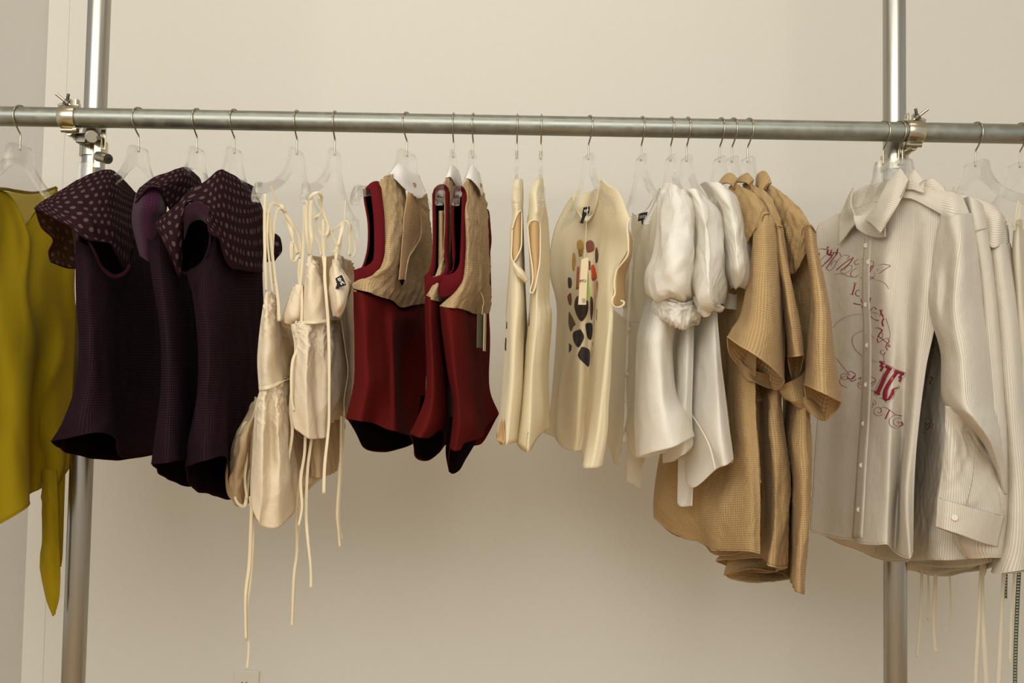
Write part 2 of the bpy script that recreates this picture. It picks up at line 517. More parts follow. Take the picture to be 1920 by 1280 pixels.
WY = 0.62
XL = P(66, 640, WY).x
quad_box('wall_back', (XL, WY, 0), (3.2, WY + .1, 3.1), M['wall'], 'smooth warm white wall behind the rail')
quad_box('wall_left', (-3.2, WY + .02, 0), (XL - .001, WY + .1, 3.1), M['wall_shaded'], 'stretch of wall at the far left, its shade painted as a greyer tone')
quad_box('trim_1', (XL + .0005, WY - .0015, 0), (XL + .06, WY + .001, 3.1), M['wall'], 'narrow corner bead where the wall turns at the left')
quad_box('floor', (-3.2, -4.5, -.05), (3.2, WY + .1, 0), M['floor'], 'warm wooden floor')
quad_box('ceiling', (-3.2, -2.4, 3.1), (3.2, WY + .1, 3.15), M['ceil'], 'off-white ceiling')
quad_box('baseboard_back', (XL + .061, WY - .012, 0), (3.2, WY - .001, .1), M['wall'], 'low painted baseboard of the back wall')

# wall outlet, only its top edge in the picture
c = P(455, 1262, WY)
t = thing('wall_outlet', (c.x, WY, c.z), 'cream power outlet plate low on the wall under the camisoles, cut by the lower edge', 'outlet')
bm = bmesh.new(); box_bm(bm, (c.x + .012, WY - .003, c.z - .048), (.07, .006, .114)); bm_obj('cover_plate', bm, M['plate'], t, bevel=.002)
for dz in (-.026, -.068):
    bm = bmesh.new()
    for dx in (.001, .0135): box_bm(bm, (c.x + dx, WY - .0065, c.z + dz), (.0028, .003, .0085))
    bm_obj('socket_slots', bm, M['slot'], t)

# ------------------------------------------------------------------ the rail, its posts and clamps
RA, RB = P(-60, 217.6, 0), P(1980, 252.2, 0)
RZ = P(960, 234.6, 0).z; RR = .0212


def rail_x(px): return P(px, 217.9 + px * .0172, 0).x


def lathe_x(bm, prof, cx, cy, cz, seg=48):
    rings = []
    for x, r in prof:
        rings.append([bm.verts.new((cx + x, cy + r * math.cos(a), cz + r * math.sin(a))) for a in [2 * math.pi * k / seg for k in range(seg)]])
    for a, b in zip(rings[:-1], rings[1:]):
        for k in range(seg): bm.faces.new((a[k], a[(k + 1) % seg], b[(k + 1) % seg], b[k]))
    bm.faces.new(rings[0]); bm.faces.new(rings[-1][::-1])


bm = bmesh.new(); x0, x1 = -1.9, 1.9
lathe_x(bm, [(x0 + (x1 - x0) * k / 40, RR) for k in range(41)], 0, 0, RZ)
o = bm_obj('clothes_rail', bm, M['rail'], None, smooth=True)
o['label'] = 'long horizontal galvanised steel clothes rail holding all the hangers'; o['category'] = 'rail'

PY = .075
poles = []
for (pxt, pxb, lab) in ((186, 138, 'vertical aluminium post at the left, behind the plum blouses'), (1677, 1678.5, 'vertical aluminium post at the right, behind the striped shirts')):
    X = (P(pxt, 0, PY).x + P(pxb, 1280, PY).x) / 2
    poles.append(X)
    bm = bmesh.new(); r = .0245
    for z0, z1, rr in ((0, 3.1, r),): cyl_bm(bm, (X, PY, z0), (X, PY, z1), rr, 48)
    p = bm_obj('upright_post', bm, M['pole'], None, smooth=True)
    p['label'] = lab; p['category'] = 'post'


def helix_knurl(bm, a, b, r, seg=40):
    cyl_bm(bm, a, b, r, seg)


def clamp(px, sgn, polex, lab, detail):
    x = rail_x(px)
    t = thing('pipe_clamp', (x, 0, RZ), lab, 'clamp')
    # split band round the rail
    w = .0175
    bm = bmesh.new(); seg = 40
    a0, a1 = math.radians(112), math.radians(112 - 342)
    rings = []
    for k in range(seg + 1):
        a = a0 + (a1 - a0) * k / seg
        q = [(-w, RR + .0004), (w, RR + .0004), (w, RR + .0042), (w * .86, RR + .0052), (-w * .86, RR + .0052), (-w, RR + .0042)]
        rings.append([bm.verts.new((x + u, -r_ * math.cos(a), RZ + r_ * math.sin(a))) for u, r_ in q])
    for p, q in zip(rings[:-1], rings[1:]):
        for i in range(6): bm.faces.new((p[i], p[(i + 1) % 6], q[(i + 1) % 6], q[i]))
    bm.faces.new(rings[0][::-1]); bm.faces.new(rings[-1])
    bm_obj('band', bm, M['clamp'], t, smooth=True)
    # lugs at top, hinge barrel below
    bm = bmesh.new()
    for dx in (-.006, .009): box_bm(bm, (x + dx * sgn + .004 * sgn, .004, RZ + RR + .0105), (.004, .016, .019))
    cyl_bm(bm, (x + sgn * .013, .004, RZ + RR + .006), (x + sgn * .0185, .004, RZ + RR + .006), .0065, 20)
    bm_obj('lug', bm, M['clamp'], t, smooth=True, bevel=.0008)
    bm = bmesh.new(); cyl_bm(bm, (x - .014, -.006, RZ - RR - .0085), (x + .014, -.006, RZ - RR - .0085), .0052, 20)
    cyl_bm(bm, (x + sgn * .017 - .004, -.006, RZ - RR - .0075), (x + sgn * .017 + .004, -.006, RZ - RR - .0075), .0075, 24)
    bm_obj('hinge_barrel', bm, M['clamp'], t, smooth=True)
    # swing bolt with its wing nut
    b0 = Vector((x + sgn * .002, -.002, RZ + RR + .004)); b1 = b0 + Vector((-sgn * .027, -.012, .022))
    bm = bmesh.new(); cyl_bm(bm, b0, b1, .0032, 16); s = bm_obj('swing_bolt', bm, M['clamp'], t, smooth=True)
    ax = (b1 - b0).normalized(); m = b0 + ax * .012
    bm = bmesh.new(); cyl_bm(bm, m - ax * .006, m + ax * .004, .0078, 24, .0056)
    side = ax.cross(Vector((0, 1, 0))).normalized()
    for d in (-1, 1):
        q = m + side * d * .012 + ax * .004
        box_bm(bm, q, (.005, .0055, .012), (side * d * 1.0 + ax * .5).to_track_quat('Z', 'Y').to_matrix())
    bm_obj('wing_nut', bm, M['darkmetal'], t, smooth=True, bevel=.001)
    # arm that reaches back to the post
    bm = bmesh.new()
    box_bm(bm, ((x + polex) / 2, .035, RZ - RR - .012), (abs(polex - x) + .012, .012, .016))
    cyl_bm(bm, (x, -.002, RZ - RR - .012), (x, .045, RZ - RR - .012), .008, 20)
    bm_obj('swivel_arm', bm, M['clamp'], t, smooth=True, bevel=.0015)
    # band round the post
    bm = bmesh.new(); rr = .0245
    pr = []
    zc = RZ - RR - .03
    rings = []
    for z, r_ in ((-.017, rr + .0005), (-.017, rr + .005), (.017, rr + .005), (.017, rr + .0005)):
        rings.append([bm.verts.new((polex + r_ * math.cos(a), PY + r_ * math.sin(a), zc + z)) for a in [2 * math.pi * k / 36 for k in range(36)]])
    for i in range(4):
        p, q = rings[i], rings[(i + 1) % 4]
        for k in range(36): bm.faces.new((p[k], p[(k + 1) % 36], q[(k + 1) % 36], q[k]))
    bm_obj('post_band', bm, M['clamp'], t, smooth=True)
    if detail:
        f = PY - .034
        bm = bmesh.new()
        cyl_bm(bm, P(163, 262, 2 * .01), P(163, 262, .05), .012, 28)
        box_bm(bm, P(157, 262, .03), (.022, .03, .02)); box_bm(bm, P(176, 250, .03), (.02, .03, .014))
        bm_obj('hinge_block', bm, M['darkmetal'], t, smooth=True, bevel=.0016)
        bm = bmesh.new(); cyl_bm(bm, P(172, 256, .0), P(172, 256, .05), .0135, 32); bm_obj('pivot_boss', bm, M['clamp'], t, smooth=True, bevel=.001)
        bm = bmesh.new(); cyl_bm(bm, P(186, 258, -.006), P(186, 258, .05), .0055, 6); bm_obj('hex_bolt', bm, M['darkmetal'], t)
        bm = bmesh.new(); box_bm(bm, P(183, 283, .03), (.015, .004, .075)); box_bm(bm, P(194, 262, .034), (.010, .004, .045))
        box_bm(bm, P(175, 312, .03), (.003, .014, .06))
        bm_obj('bracket_plate', bm, M['clamp'], t, bevel=.0008)
        bm = bmesh.new()
        a, b = P(184, 293, .018), P(203, 298, -.004)
        cyl_bm(bm, a, b, .0108, 40); d = (b - a).normalized()
        for k in range(6): cyl_bm(bm, a + (b - a) * (k / 6 + .04), a + (b - a) * (k / 6 + .1), .0112, 40)
        bm_obj('knurled_knob', bm, M['clamp'], t, smooth=True)
        bm = bmesh.new(); cyl_bm(bm, b - d * .001, b + d * .0008, .0045, 6); bm_obj('knob_socket', bm, M['darkmetal'], t)
        bm = bmesh.new(); box_bm(bm, P(160, 322, .035), (.026, .012, .042)); bm_obj('clear_spacer', bm, M['acrylic'], t, bevel=.001)
    return t


clamp(131, 1, poles[0], 'pipe clamp with wing bolt and knurled knob fixing the rail to the left post', True)
clamp(1713, -1, poles[1], 'pipe clamp with wing bolt fixing the rail to the right post', False)

# ------------------------------------------------------------------ hangers
HP = [(0, 0), (.016, 0), (.030, -.001), (.038, -.008), (.042, -.026), (.053, -.046), (.0716, -.064), (.095, -.080), (.125, -.095),
      (.160, -.108), (.186, -.1145), (.194, -.119), (.197, -.126), (.195, -.134), (.190, -.1365), (.184, -.136), (.174, -.1335),
      (.150, -.126), (.118, -.114), (.085, -.098), (.058, -.080), (.036, -.060), (.018, -.048), (0, -.044)]
hang_data = {}


def arc2(pts, n):
    return crom(np.array(pts, float), n)


def make_hanger_meshes(thick=.0085):
    half = arc2(HP, 70)
    out = np.concatenate([half, (half * [-1, 1])[::-1][1:-1]])
    up = np.concatenate([(half[:46] * [-1, 1])[::-1], half[1:46]])
    # build as quads between outer and inner line of each half: strip
    n = len(half); m = 30
    # outer part: first 'tip' index splits the outline in an upper and a lower line
    k = int(np.argmax(half[:, 0]))
    upper = half[:k + 1]; lower = half[k:][::-1]
    s = np.linspace(0, 1, 36)
    def rs(line):
        d = np.concatenate([[0], np.cumsum(np.linalg.norm(np.diff(line, axis=0), axis=1))]); d /= d[-1]
        return np.stack([np.interp(s, d, line[:, 0]), np.interp(s, d, line[:, 1])], 1)
    a, b = rs(upper), rs(lower)
    a = np.concatenate([(a * [-1, 1])[::-1], a[1:]]); b = np.concatenate([(b * [-1, 1])[::-1], b[1:]])
    V, F = [], []; h = thick / 2; L = len(a)
    for sgn in (-1, 1):
        for line in (a, b):
            for p in line: V.append((p[0], sgn * h, p[1]))
    for i in range(L - 1):
        F.append((i, i + 1, L + i + 1, L + i)); F.append((2 * L + i, 3 * L + i, 3 * L + i + 1, 2 * L + i + 1))
        F.append((i, 2 * L + i, 2 * L + i + 1, i + 1)); F.append((L + i, L + i + 1, 3 * L + i + 1, 3 * L + i))
    F.append((0, L, 3 * L, 2 * L)); F.append((L - 1, 3 * L - 1, 4 * L - 1, 2 * L - 1))
    return V, F


fr_me = None; hk_me = None; ft_me = None; en_me = None


def hanger(px, a, label, sx=1.0, group='clear acrylic hangers', drop=0.085):
    """a: degrees; the camera-side end of the hanger turns this much towards the left (+) or right (-)"""
    global fr_me, hk_me, ft_me, en_me
    x = rail_x(px)
    t = thing('clothes_hanger', (x, 0, RZ + RR + .0018), label, 'hanger', group)
    t.matrix_world = Matrix.Translation((x, 0, RZ + RR + .0018)) @ Matrix.Rotation(math.radians(-90 - a), 4, 'Z')
    # local +X is the end towards the camera
    if fr_me is None:
        V, F = make_hanger_meshes()
        V = [(p[0], p[1], p[2] - drop) for p in V]
        o = mesh_obj('hanger_frame', V, F, M['acrylic'], None, smooth=False, bevel=.0012); fr_me = o.data
        o.data.polygons.foreach_set('use_smooth', [False] * len(o.data.polygons))
        bm = bmesh.new(); bmesh.ops.recalc_face_normals(bm, faces=bm.faces); bm.from_mesh(o.data); bmesh.ops.recalc_face_normals(bm, faces=bm.faces); bm.to_mesh(o.data); bm.free()
        pts = []
        for ang in range(-35, 205, 15):
            q = math.radians(ang); pts.append((-(-math.cos(q)) * .0235 * -1, 0, -RR - .0018 + .0235 * math.sin(q) - .0005))
        # order: from the rear tip over the top to the camera side, then down to the stem
        pts = [(-p[0], p[1], p[2]) for p in pts][::-1]
        pts = [(.0235 * math.cos(math.radians(g)), 0, -.023 + .0235 * math.sin(math.radians(g))) for g in range(205, -15, -14)]
        pts += [(.0215, 0, -.036), (.014, 0, -.046), (.006, 0, -.0555), (.0015, 0, -.060), (0, 0, -.066), (0, 0, -.078), (0, 0, -.097)]
        hk = rod('hook', pts, .0017, M['wire'], None, seg=10, world=True, n=90); hk_me = hk.data
        bm = bmesh.new(); cyl_bm(bm, (0, 0, -drop), (0, 0, -drop - .012), .003, 16); ft = bm_obj('hook_socket', bm, M['acrylic'], None, smooth=True); ft_me = ft.data
        parts = [o, hk, ft]; en_me = []
        for dd in (-1, 1):   # the thick hooked lobe at each end, one closed outline
            prof = [(.196, -.1135), (.203, -.118), (.213, -.131), (.219, -.147), (.216, -.157), (.205, -.158), (.203, -.150), (.198, -.143), (.1955, -.1365), (.1945, -.125)]
            n_ = len(prof); V = [(dd * p[0], y_, p[1] - drop) for y_ in (-.0075, .0075) for p in prof]
            F = [tuple(range(n_)), tuple(range(2 * n_ - 1, n_ - 1, -1))] + [(i, n_ + i, n_ + (i + 1) % n_, (i + 1) % n_) for i in range(n_)]
            en = mesh_obj('notched_end', V, F, M['acrylic'], None, smooth=False, bevel=.003)
            bm = bmesh.new(); bm.from_mesh(en.data); bmesh.ops.recalc_face_normals(bm, faces=bm.faces); bm.to_mesh(en.data); bm.free()
            en_me.append(en.data); parts.append(en)
    else:
        parts = []
        for nm, me in (('hanger_frame', fr_me), ('hook', hk_me), ('hook_socket', ft_me), ('notched_end', en_me[0]), ('notched_end', en_me[1])):
            q = bpy.data.objects.new(nm, me); COL.objects.link(q); parts.append(q)
            if nm in ('hanger_frame', 'notched_end'):
                m = q.modifiers.new('bevel', 'BEVEL'); m.width = .0012 if nm == 'hanger_frame' else .003; m.segments = 2; m.limit_method = 'ANGLE'
    for q in parts:
        q.parent = t; q.matrix_parent_inverse = Matrix()
        if not q.name.startswith('hook'): q.scale = (sx, 1, 1)
    return t


HANG = [
    (40, 14, 'clear hanger holding the mustard blouse at the far left', 0.9),
    (262, 20, 'clear hanger of the leftmost plum dotted blouse, just right of the left post', 0.74),
    (371, 12, 'clear hanger of the middle plum dotted blouse', 0.7),
    (441, 14, 'clear hanger of the rightmost plum dotted blouse', 0.72),
    (558, 7, 'empty-looking clear hanger with the left cream camisole hanging by its ribbons'),
    (629, 4, 'clear hanger with the right cream camisole hanging by its ribbons'),
    (764, 21, 'clear hanger of the leftmost red and tan vest, one end sticking out'),
    (851, 3, 'clear hanger of the middle red and tan vest, its notched end framed by the armhole'),
    (888, 6, 'clear hanger of the rightmost red and tan vest, its notched end framed by the armhole'),
    (970, 0, 'clear hanger seen edge-on, holding the narrower cream tee left of the other edge-on tee'),
    (1015, 1, 'clear hanger seen edge-on, right one of that pair, holding a cream tee'),
    (1104, -17, 'clear hanger inside the cream tee printed with stones', 0.7),
    (1203, -9, 'clear hanger of the leftmost white puff-sleeve blouse', 0.8),
    (1258, -7, 'clear hanger of the middle white puff-sleeve blouse', 0.75),
    (1288, -9, 'clear hanger of the rightmost white puff-sleeve blouse', 0.75),
    (1350, -13, 'clear hanger of the leftmost tan gingham shirt, beside the white blouses', 0.66),
    (1373, -15, 'clear hanger of the middle tan gingham shirt', 0.66),
    (1402, -18, 'clear hanger of the rightmost tan gingham shirt', 0.66),
    (1656, -16, 'clear hanger of the front ecru striped shirt with red writing', 0.72),
    (1685, -17, 'clear hanger of the middle ecru striped shirt, left of the right clamp', 0.72),
    (1692, -20, 'clear hanger of the rearmost ecru striped shirt, touching the right clamp', 0.72),
    (1829, -12, 'clear hanger between the striped shirts and the right edge, bare arms showing'),
    (1912, -10, 'clear hanger cut by the right edge of the picture'),
]
for h_ in HANG: hanger(*h_)

# ------------------------------------------------------------------ clothes, left of the middle
def garment(px, name, label, cat, group):
    return thing(name, (rail_x(px), 0, RZ - .10), label, cat, group)


low = lambda v: np.clip(v * 1.3, 0, 1)
mid = lambda v: np.clip(.35 + v, 0, 1)
SOFT = [(.0022, 9, 2.0, 11, mid)]


def edge(name, G, mat, parent, r=.0012, row=-1, n=None, i0=0, i1=None):
    C = G[row] if row is not None else G
    C = C[i0:i1]
    return rod(name, [tuple(p) for p in C[::2]], r, mat, parent, seg=6, world=True, n=n or len(C))


# mustard blouse ------------------------------------------------------------
t = garment(40, 'mustard_blouse', 'sheer mustard yellow tie blouse at the far left, left of the left post', 'blouse', None)
_, G = tube('body', """
-170,400,-20 -110,378,-12 -50,358,-4 0,356,0 24,374,3 47,420,5 76,386,9 107,353,13
-170,470,-22 -110,450,-14 -40,430,-6 5,440,0 36,452,2 62,470,5 96,440,10 130,430,14
-170,600,-23 -110,600,-18 -40,600,-8 5,600,-7 45,600,-3 80,600,3 112,600,9 139,600,15
-170,780,-24 -110,780,-20 -60,780,-8 0,780,-11 38,780,-8 62,770,5 108,770,8 142,760,15
-180,1010,-26 -110,1010,-22 -60,1000,-10 0,980,-14 52,948,-10 62,922,3 108,905,6 133,870,16""",
    M['mustard'], t, 'L', T=.10, nu=90, nv=90, wr=[(.007, 7, .8, 3, mid), (.002, -20, 9, 5)],
    back='-180,1015,-26 -120,1020,-10 -60,1010,0 -20,985,4 20,965,8 55,916,12 100,914,15 133,872,16')
edge('hem', G, M['mustard'], t, .0014)
# narrow binding round the neck and the hanging tie ends
o = ribbon('neck_binding', '-60,357,-4.5 0,354,-.4 30,358,2.6 55,361,5.6 80,359,9.6 107,351,12.8', 7, M['mustard_trim'], t); o['label'] = 'dark olive neck binding'
sheet('yoke_flap', """
5,358,9 40,362,11 75,362,13 107,354,14
0,400,9 40,400,12 78,398,14 112,390,15
0,470,9 38,475,12 70,478,14 112,450,15""", M['mustard_sheer'], t, 20, 20)
sheet('tie_end', """
80,880,4 92,880,3 106,880,4
80,960,4 92,960,2.6 109,960,4
80,1010,4 93,1010,2.6 110,1010,4
76,1045,4 92,1045,2.4 112,1050,4
80,1090,4 95,1090,3 113,1090,4
88,1125,4 98,1130,3.4 110,1125,4
98,1152,4 100,1154,4 103,1152,4""", M['mustard'], t, 16, 60, wr=[(.0012, 20, 6, 8)], solid=.004)
sheet('tie_end', """
104,880,8 112,880,7 122,880,8
106,960,8 113,960,7 119,960,8
109,1020,8 114,1020,7 117,1020,8
112,1062,8 113,1062,8 115,1062,8""", M['mustard'], t, 10, 40, solid=.003)

# plum blouses -----------------------------------------------------------------
PG = 'plum dotted blouses'
t = garment(262, 'plum_blouse', 'leftmost plum knit blouse, its wide dotted ruffle overlapping the mustard blouse', 'blouse', PG)
_, Gb = tube('body', """
143,450,-18 170,466,-18 204,516,-14 244,492,-4 268,385,12
142,480,-18 168,500,-20 203,530,-15 244,520,-3 284,450,13
143,560,-19 167,565,-22 202,570,-15 240,565,-2 302,560,14
148,640,-19 172,640,-23 203,640,-16 240,640,-2 306,640,14
142,720,-19 168,715,-24 200,715,-18 236,725,-3 306,730,14
118,790,-20 155,780,-26 204,780,-20 230,795,-5 304,790,14
96,827,-20 150,815,-29 212,816,-22 228,856,-6 300,848,14""",
    M['plum'], t, 'L', T=.05, wr=[(.0018, 12, 2, 21, mid)],
    back='96,829,-20 125,846,-14 178,859,-4 228,861,2 300,850,14')
edge('hem', Gb, M['plum_edge'], t, .0013)
# dotted ruffle cape over the shoulder
_, G = sheet('shoulder_ruffle', """
128,348,-15 150,335,-13 178,323,-9 206,318,-4 226,331,2 255,362,11
98,366,-17 125,362,-18 165,355,-16 205,348,-10 230,362,0 256,375,11
75,380,-19 108,385,-22 160,390,-20 203,390,-14 232,400,-2 252,410,11
68,386,-20 112,402,-24 160,415,-23 203,420,-17 238,440,-4 256,450,11
64,389,-20 118,412,-25 160,440,-24 206,452,-17 240,475,-5 260,485,11
64,390,-20 122,418,-25 162,448,-24 205,458,-18 238,510,-6 262,500,11""", M['dots'], t, 60, 40, wr=[(.0015, 18, 4, 31, mid)])
edge('ruffle_edge', G, M['plum_edge'], t, .0015)
_, G2 = sheet('ruffle_underside', """
66,389,-20 90,380,-15 115,370,-10 145,380,-8
78,425,-19 98,425,-16 122,430,-12 148,440,-10
100,448,-17 112,452,-14 120,456,-12 148,465,-10
92,472,-16 108,462,-14 120,470,-12 148,480,-10
95,490,-16 112,497,-14 128,502,-12 150,503,-10""", M['dots_sheer'], t, 30, 40)
edge('ruffle_edge', G2[:, 0], M['plum_edge'], t, .0017, row=None)
edge('ruffle_edge', G2, M['plum_edge'], t, .0017)
o, G3 = sheet('armhole_binding', """
165,452,-23 178,480,-22 190,505,-20 212,522,-18 235,515,-16 246,498,-14
168,448,-22.4 182,478,-21.6 194,500,-20 214,514,-18 232,508,-16 241,494,-14""", M['plum_edge'], t, 40, 6, solid=.002)
sheet('sleeve_lining', """
148,410,-14 175,420,-10 205,430,-6 245,430,0
150,470,-14 176,475,-10 205,478,-6 248,480,0
158,520,-13 180,535,-9 205,545,-6 248,530,0""", M['plum'], t, 24, 24)

t = garment(371, 'plum_blouse', 'middle plum knit blouse, mostly hidden, showing a light purple shoulder under its ruffle', 'blouse', PG)
_, Gb = tube('body', """
275,440,-15 300,430,-12 330,420,-6 360,420,4 385,425,13
285,520,-17 305,520,-18 330,520,-12 355,520,0 385,520,13
300,620,-18 315,620,-21 340,620,-15 362,620,-2 392,620,13
302,720,-19 318,720,-22 345,720,-17 365,720,-4 396,720,13
290,820,-20 315,815,-24 346,815,-18 366,820,-6 398,815,13
284,869,-20 312,866,-27 344,862,-20 360,880,-8 398,875,13""",
    M['plum'], t, 'L', T=.045, wr=[(.0015, 12, 2, 22, mid)],
    back='284,869,-20 305,890,-12 332,905,-5 362,909,0 398,880,13')
edge('hem', Gb, M['plum_edge'], t, .0013)
o, _ = sheet('shoulder', """
255,362,-15 275,350,-17 300,350,-16 315,360,-12
250,385,-15 270,385,-18 297,390,-17 312,395,-12
248,420,-14 268,420,-16 290,420,-15 305,420,-10
262,480,-14 278,490,-14 292,500,-12 303,505,-8""", M['plum_light'], t, 30, 30); o['label'] = 'lighter purple shoulder'
_, G = sheet('shoulder_ruffle', """
262,352,-16 285,335,-13 318,322,-8 346,313,-3 362,322,4 376,336,10
258,358,-16.5 285,346,-18 318,338,-12 346,335,-6 366,345,2 380,355,10
256,366,-16.6 282,350,-18.6 302,352,-17 330,370,-9 365,380,0 385,390,9
253,380,-16.6 280,352,-19 300,356,-17.5 318,392,-12 350,420,-2 385,430,9""", M['dots'], t, 50, 40, wr=[(.001, 18, 4, 32, mid)])
edge('ruffle_edge', G, M['plum_edge'], t, .0014, i0=0, i1=34)

t = garment(441, 'plum_blouse', 'rightmost plum knit blouse, its dotted ruffle fully seen, beside the cream camisoles', 'blouse', PG)
_, Gb = tube('body', """
350,512,-16 384,486,-17 410,425,-12 440,345,2 472,350,12
354,530,-17 383,515,-19 413,475,-14 450,440,0 490,440,13
362,560,-18 385,560,-21 420,560,-15 450,560,-3 492,560,13
372,660,-19 392,660,-23 412,660,-17 450,660,-4 490,660,13
368,750,-19 388,750,-25 416,750,-18 448,750,-5 488,750,13
352,830,-20 385,825,-27 421,825,-20 440,850,-6 482,830,13
347,874,-20 385,862,-29 424,857,-22 434,915,-8 480,880,13""",
    M['plum'], t, 'L', T=.05, wr=[(.0018, 12, 2, 23, mid)],
    back='347,875,-20 362,915,-13 398,926,-5 434,934,-1 480,890,13')
edge('hem', Gb, M['plum_edge'], t, .0013)
# ruffle: chest part and the falling wing
_, G = sheet('shoulder_ruffle', """
330,385,-16 350,362,-14 382,342,-12 410,319,-8 430,324,-2 452,338,4 475,349,11
345,378,-17 362,375,-18 388,368,-15 412,350,-11 440,358,-4 464,366,3 484,370,12
378,380,-19 390,390,-19 398,398,-18 420,400,-13 446,410,-6 470,410,2 494,400,13
384,395,-19 392,408,-19 402,420,-18 424,440,-14 450,450,-7 474,455,1 494,450,13
388,415,-19 395,428,-19 407,438,-18 426,475,-15 452,490,-8 476,495,0 493,495,13
392,430,-19 398,440,-19 413,449,-18 428,498,-15 453,505,-8.5 478,510,0 493,508,13""", M['dots'], t, 80, 50, wr=[(.002, 16, 2, 33, mid)])
edge('ruffle_edge', G, M['plum_edge'], t, .0015)
_, G = sheet('ruffle_wing', """
352,362,-14 348,368,-16 352,374,-18 372,375,-20 385,382,-20
330,385,-16 325,392,-18 340,395,-20 350,380,-21 352,376,-21
308,402,-17 312,412,-19 332,420,-20 340,410,-20 342,396,-20
295,414,-18 305,432,-19 325,450,-19 336,450,-18 342,440,-17
293,420,-18 310,450,-19 325,480,-18 334,490,-17 342,492,-15
296,430,-18 316,470,-19 328,500,-17 336,518,-16 340,522,-15""", M['dots'], t, 50, 60, wr=[(.001, 18, 4, 35)])
edge('ruffle_edge', G[:, 0], M['plum_edge'], t, .0014, row=None); edge('ruffle_edge', G, M['plum_edge'], t, .0014)
# armhole opening: purple facing over a dark hollow
_, G = sheet('sleeve_facing', """
340,398,-20 352,384,-21 370,378,-21.5 386,386,-21
344,420,-18.5 358,402,-19.5 372,398,-20 391,402,-20
345,450,-16 356,420,-17 376,412,-18 394,425,-18""", M['plum_light'], t, 30, 20)
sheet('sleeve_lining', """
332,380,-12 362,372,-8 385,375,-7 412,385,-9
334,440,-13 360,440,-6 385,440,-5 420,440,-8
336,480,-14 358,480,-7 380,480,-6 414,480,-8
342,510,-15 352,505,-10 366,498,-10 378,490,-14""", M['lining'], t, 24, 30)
ribbon('armhole_binding', '394,430,-18 392,460,-18 380,490,-17 362,505,-16 348,512,-15 338,508,-15', 4, M['plum'], t)
_, G = sheet('far_ruffle', """
497,430,12 508,434,13 520,440,14
500,445,12 512,447,13 526,447,14
500,460,12 514,466,13 529,470,14
500,478,12 510,480,13 519,484,14
498,492,12 506,490,13 516,489,14""", M['dots'], t, 14, 24)

# cream camisoles -----------------------------------------------------------------
CR = [(.0020, 14, 2.0, 41, mid), (.007, -26, 13, 43), (.0022, 55, 2.0, 44, lambda v: np.clip(1 - v * 1.8, 0, 1))]
CG = 'cream ribbon camisoles on the left half of the rail'
t = garment(558, 'cream_camisole', 'left cream cotton camisole with long hanging ties, beside the plum blouses', 'camisole', CG)
o, Gbod = tube('bodice', """
499,545,-17 503,546,-17 508,548,-16 514,552,-15 520,562,-14
491,590,-17 500,592,-19 510,594,-17 520,596,-13 526,605,-10
485,640,-17 498,642,-19 512,644,-18 523,646,-12 545,640,-2
483,680,-17 497,682,-19 512,684,-17 528,680,-12 556,680,0
486,728,-17 498,726,-18 514,722,-17 532,712,-12 560,705,0""", M['cream'], t, 'L', T=.03, nv=60, wr=CR, top=.5)
sheet('back_panel', """
518,600,-8 532,605,-4 548,600,0 560,560,3
520,625,-10 534,640,-8 548,642,-4 562,620,2
522,665,-10 536,672,-9 550,668,-4 566,660,2
530,700,-10 540,705,-9 552,700,-4 568,695,2""", M['cream_thin'], t, 30, 30, wr=[(.001, 30, 8, 4)])
_, Gs = tube('skirt', """
487,730,-17 497,729,-19 508,727,-17 519,722,-17 530,716,-14 545,712,-6 562,708,2
478,780,-18 494,775,-21 506,775,-18 520,772,-19 535,770,-15 552,765,-6 575,765,3
474,840,-18 492,838,-22 508,838,-18 524,838,-20 540,835,-15 556,830,-6 590,830,4
470,900,-18 490,905,-22 508,905,-20 526,905,-20 545,895,-15 560,880,-6 604,875,5
470,942,-18 484,976,-20 494,988,-19 522,988,-18 545,968,-14 562,920,-6 612,890,5""", M['cream'], t, 'L', T=.03, nu=90, wr=CR, top=.3)
_, Gp = tube('side_pouch', """
480,745,-12 484,745,-13 488,745,-12 492,750,-10
462,778,-12 472,782,-16 482,785,-14 490,790,-9
440,820,-12 455,825,-18 472,830,-14 486,830,-8
424,880,-11 442,885,-17 462,885,-13 480,885,-7
426,915,-10 442,920,-15 460,918,-12 478,915,-7
441,945,-9 450,948,-12 462,945,-10 474,938,-7""", M['cream_thin'], t, 'L', T=.02, wr=[(.002, 22, 8, 45)], top=.2)
ribbon('waist_seam', '485,729,-18.4 498,727,-20 514,722,-18.6 532,713,-13.4 558,706,-1', 7, M['cream_tape'], t)
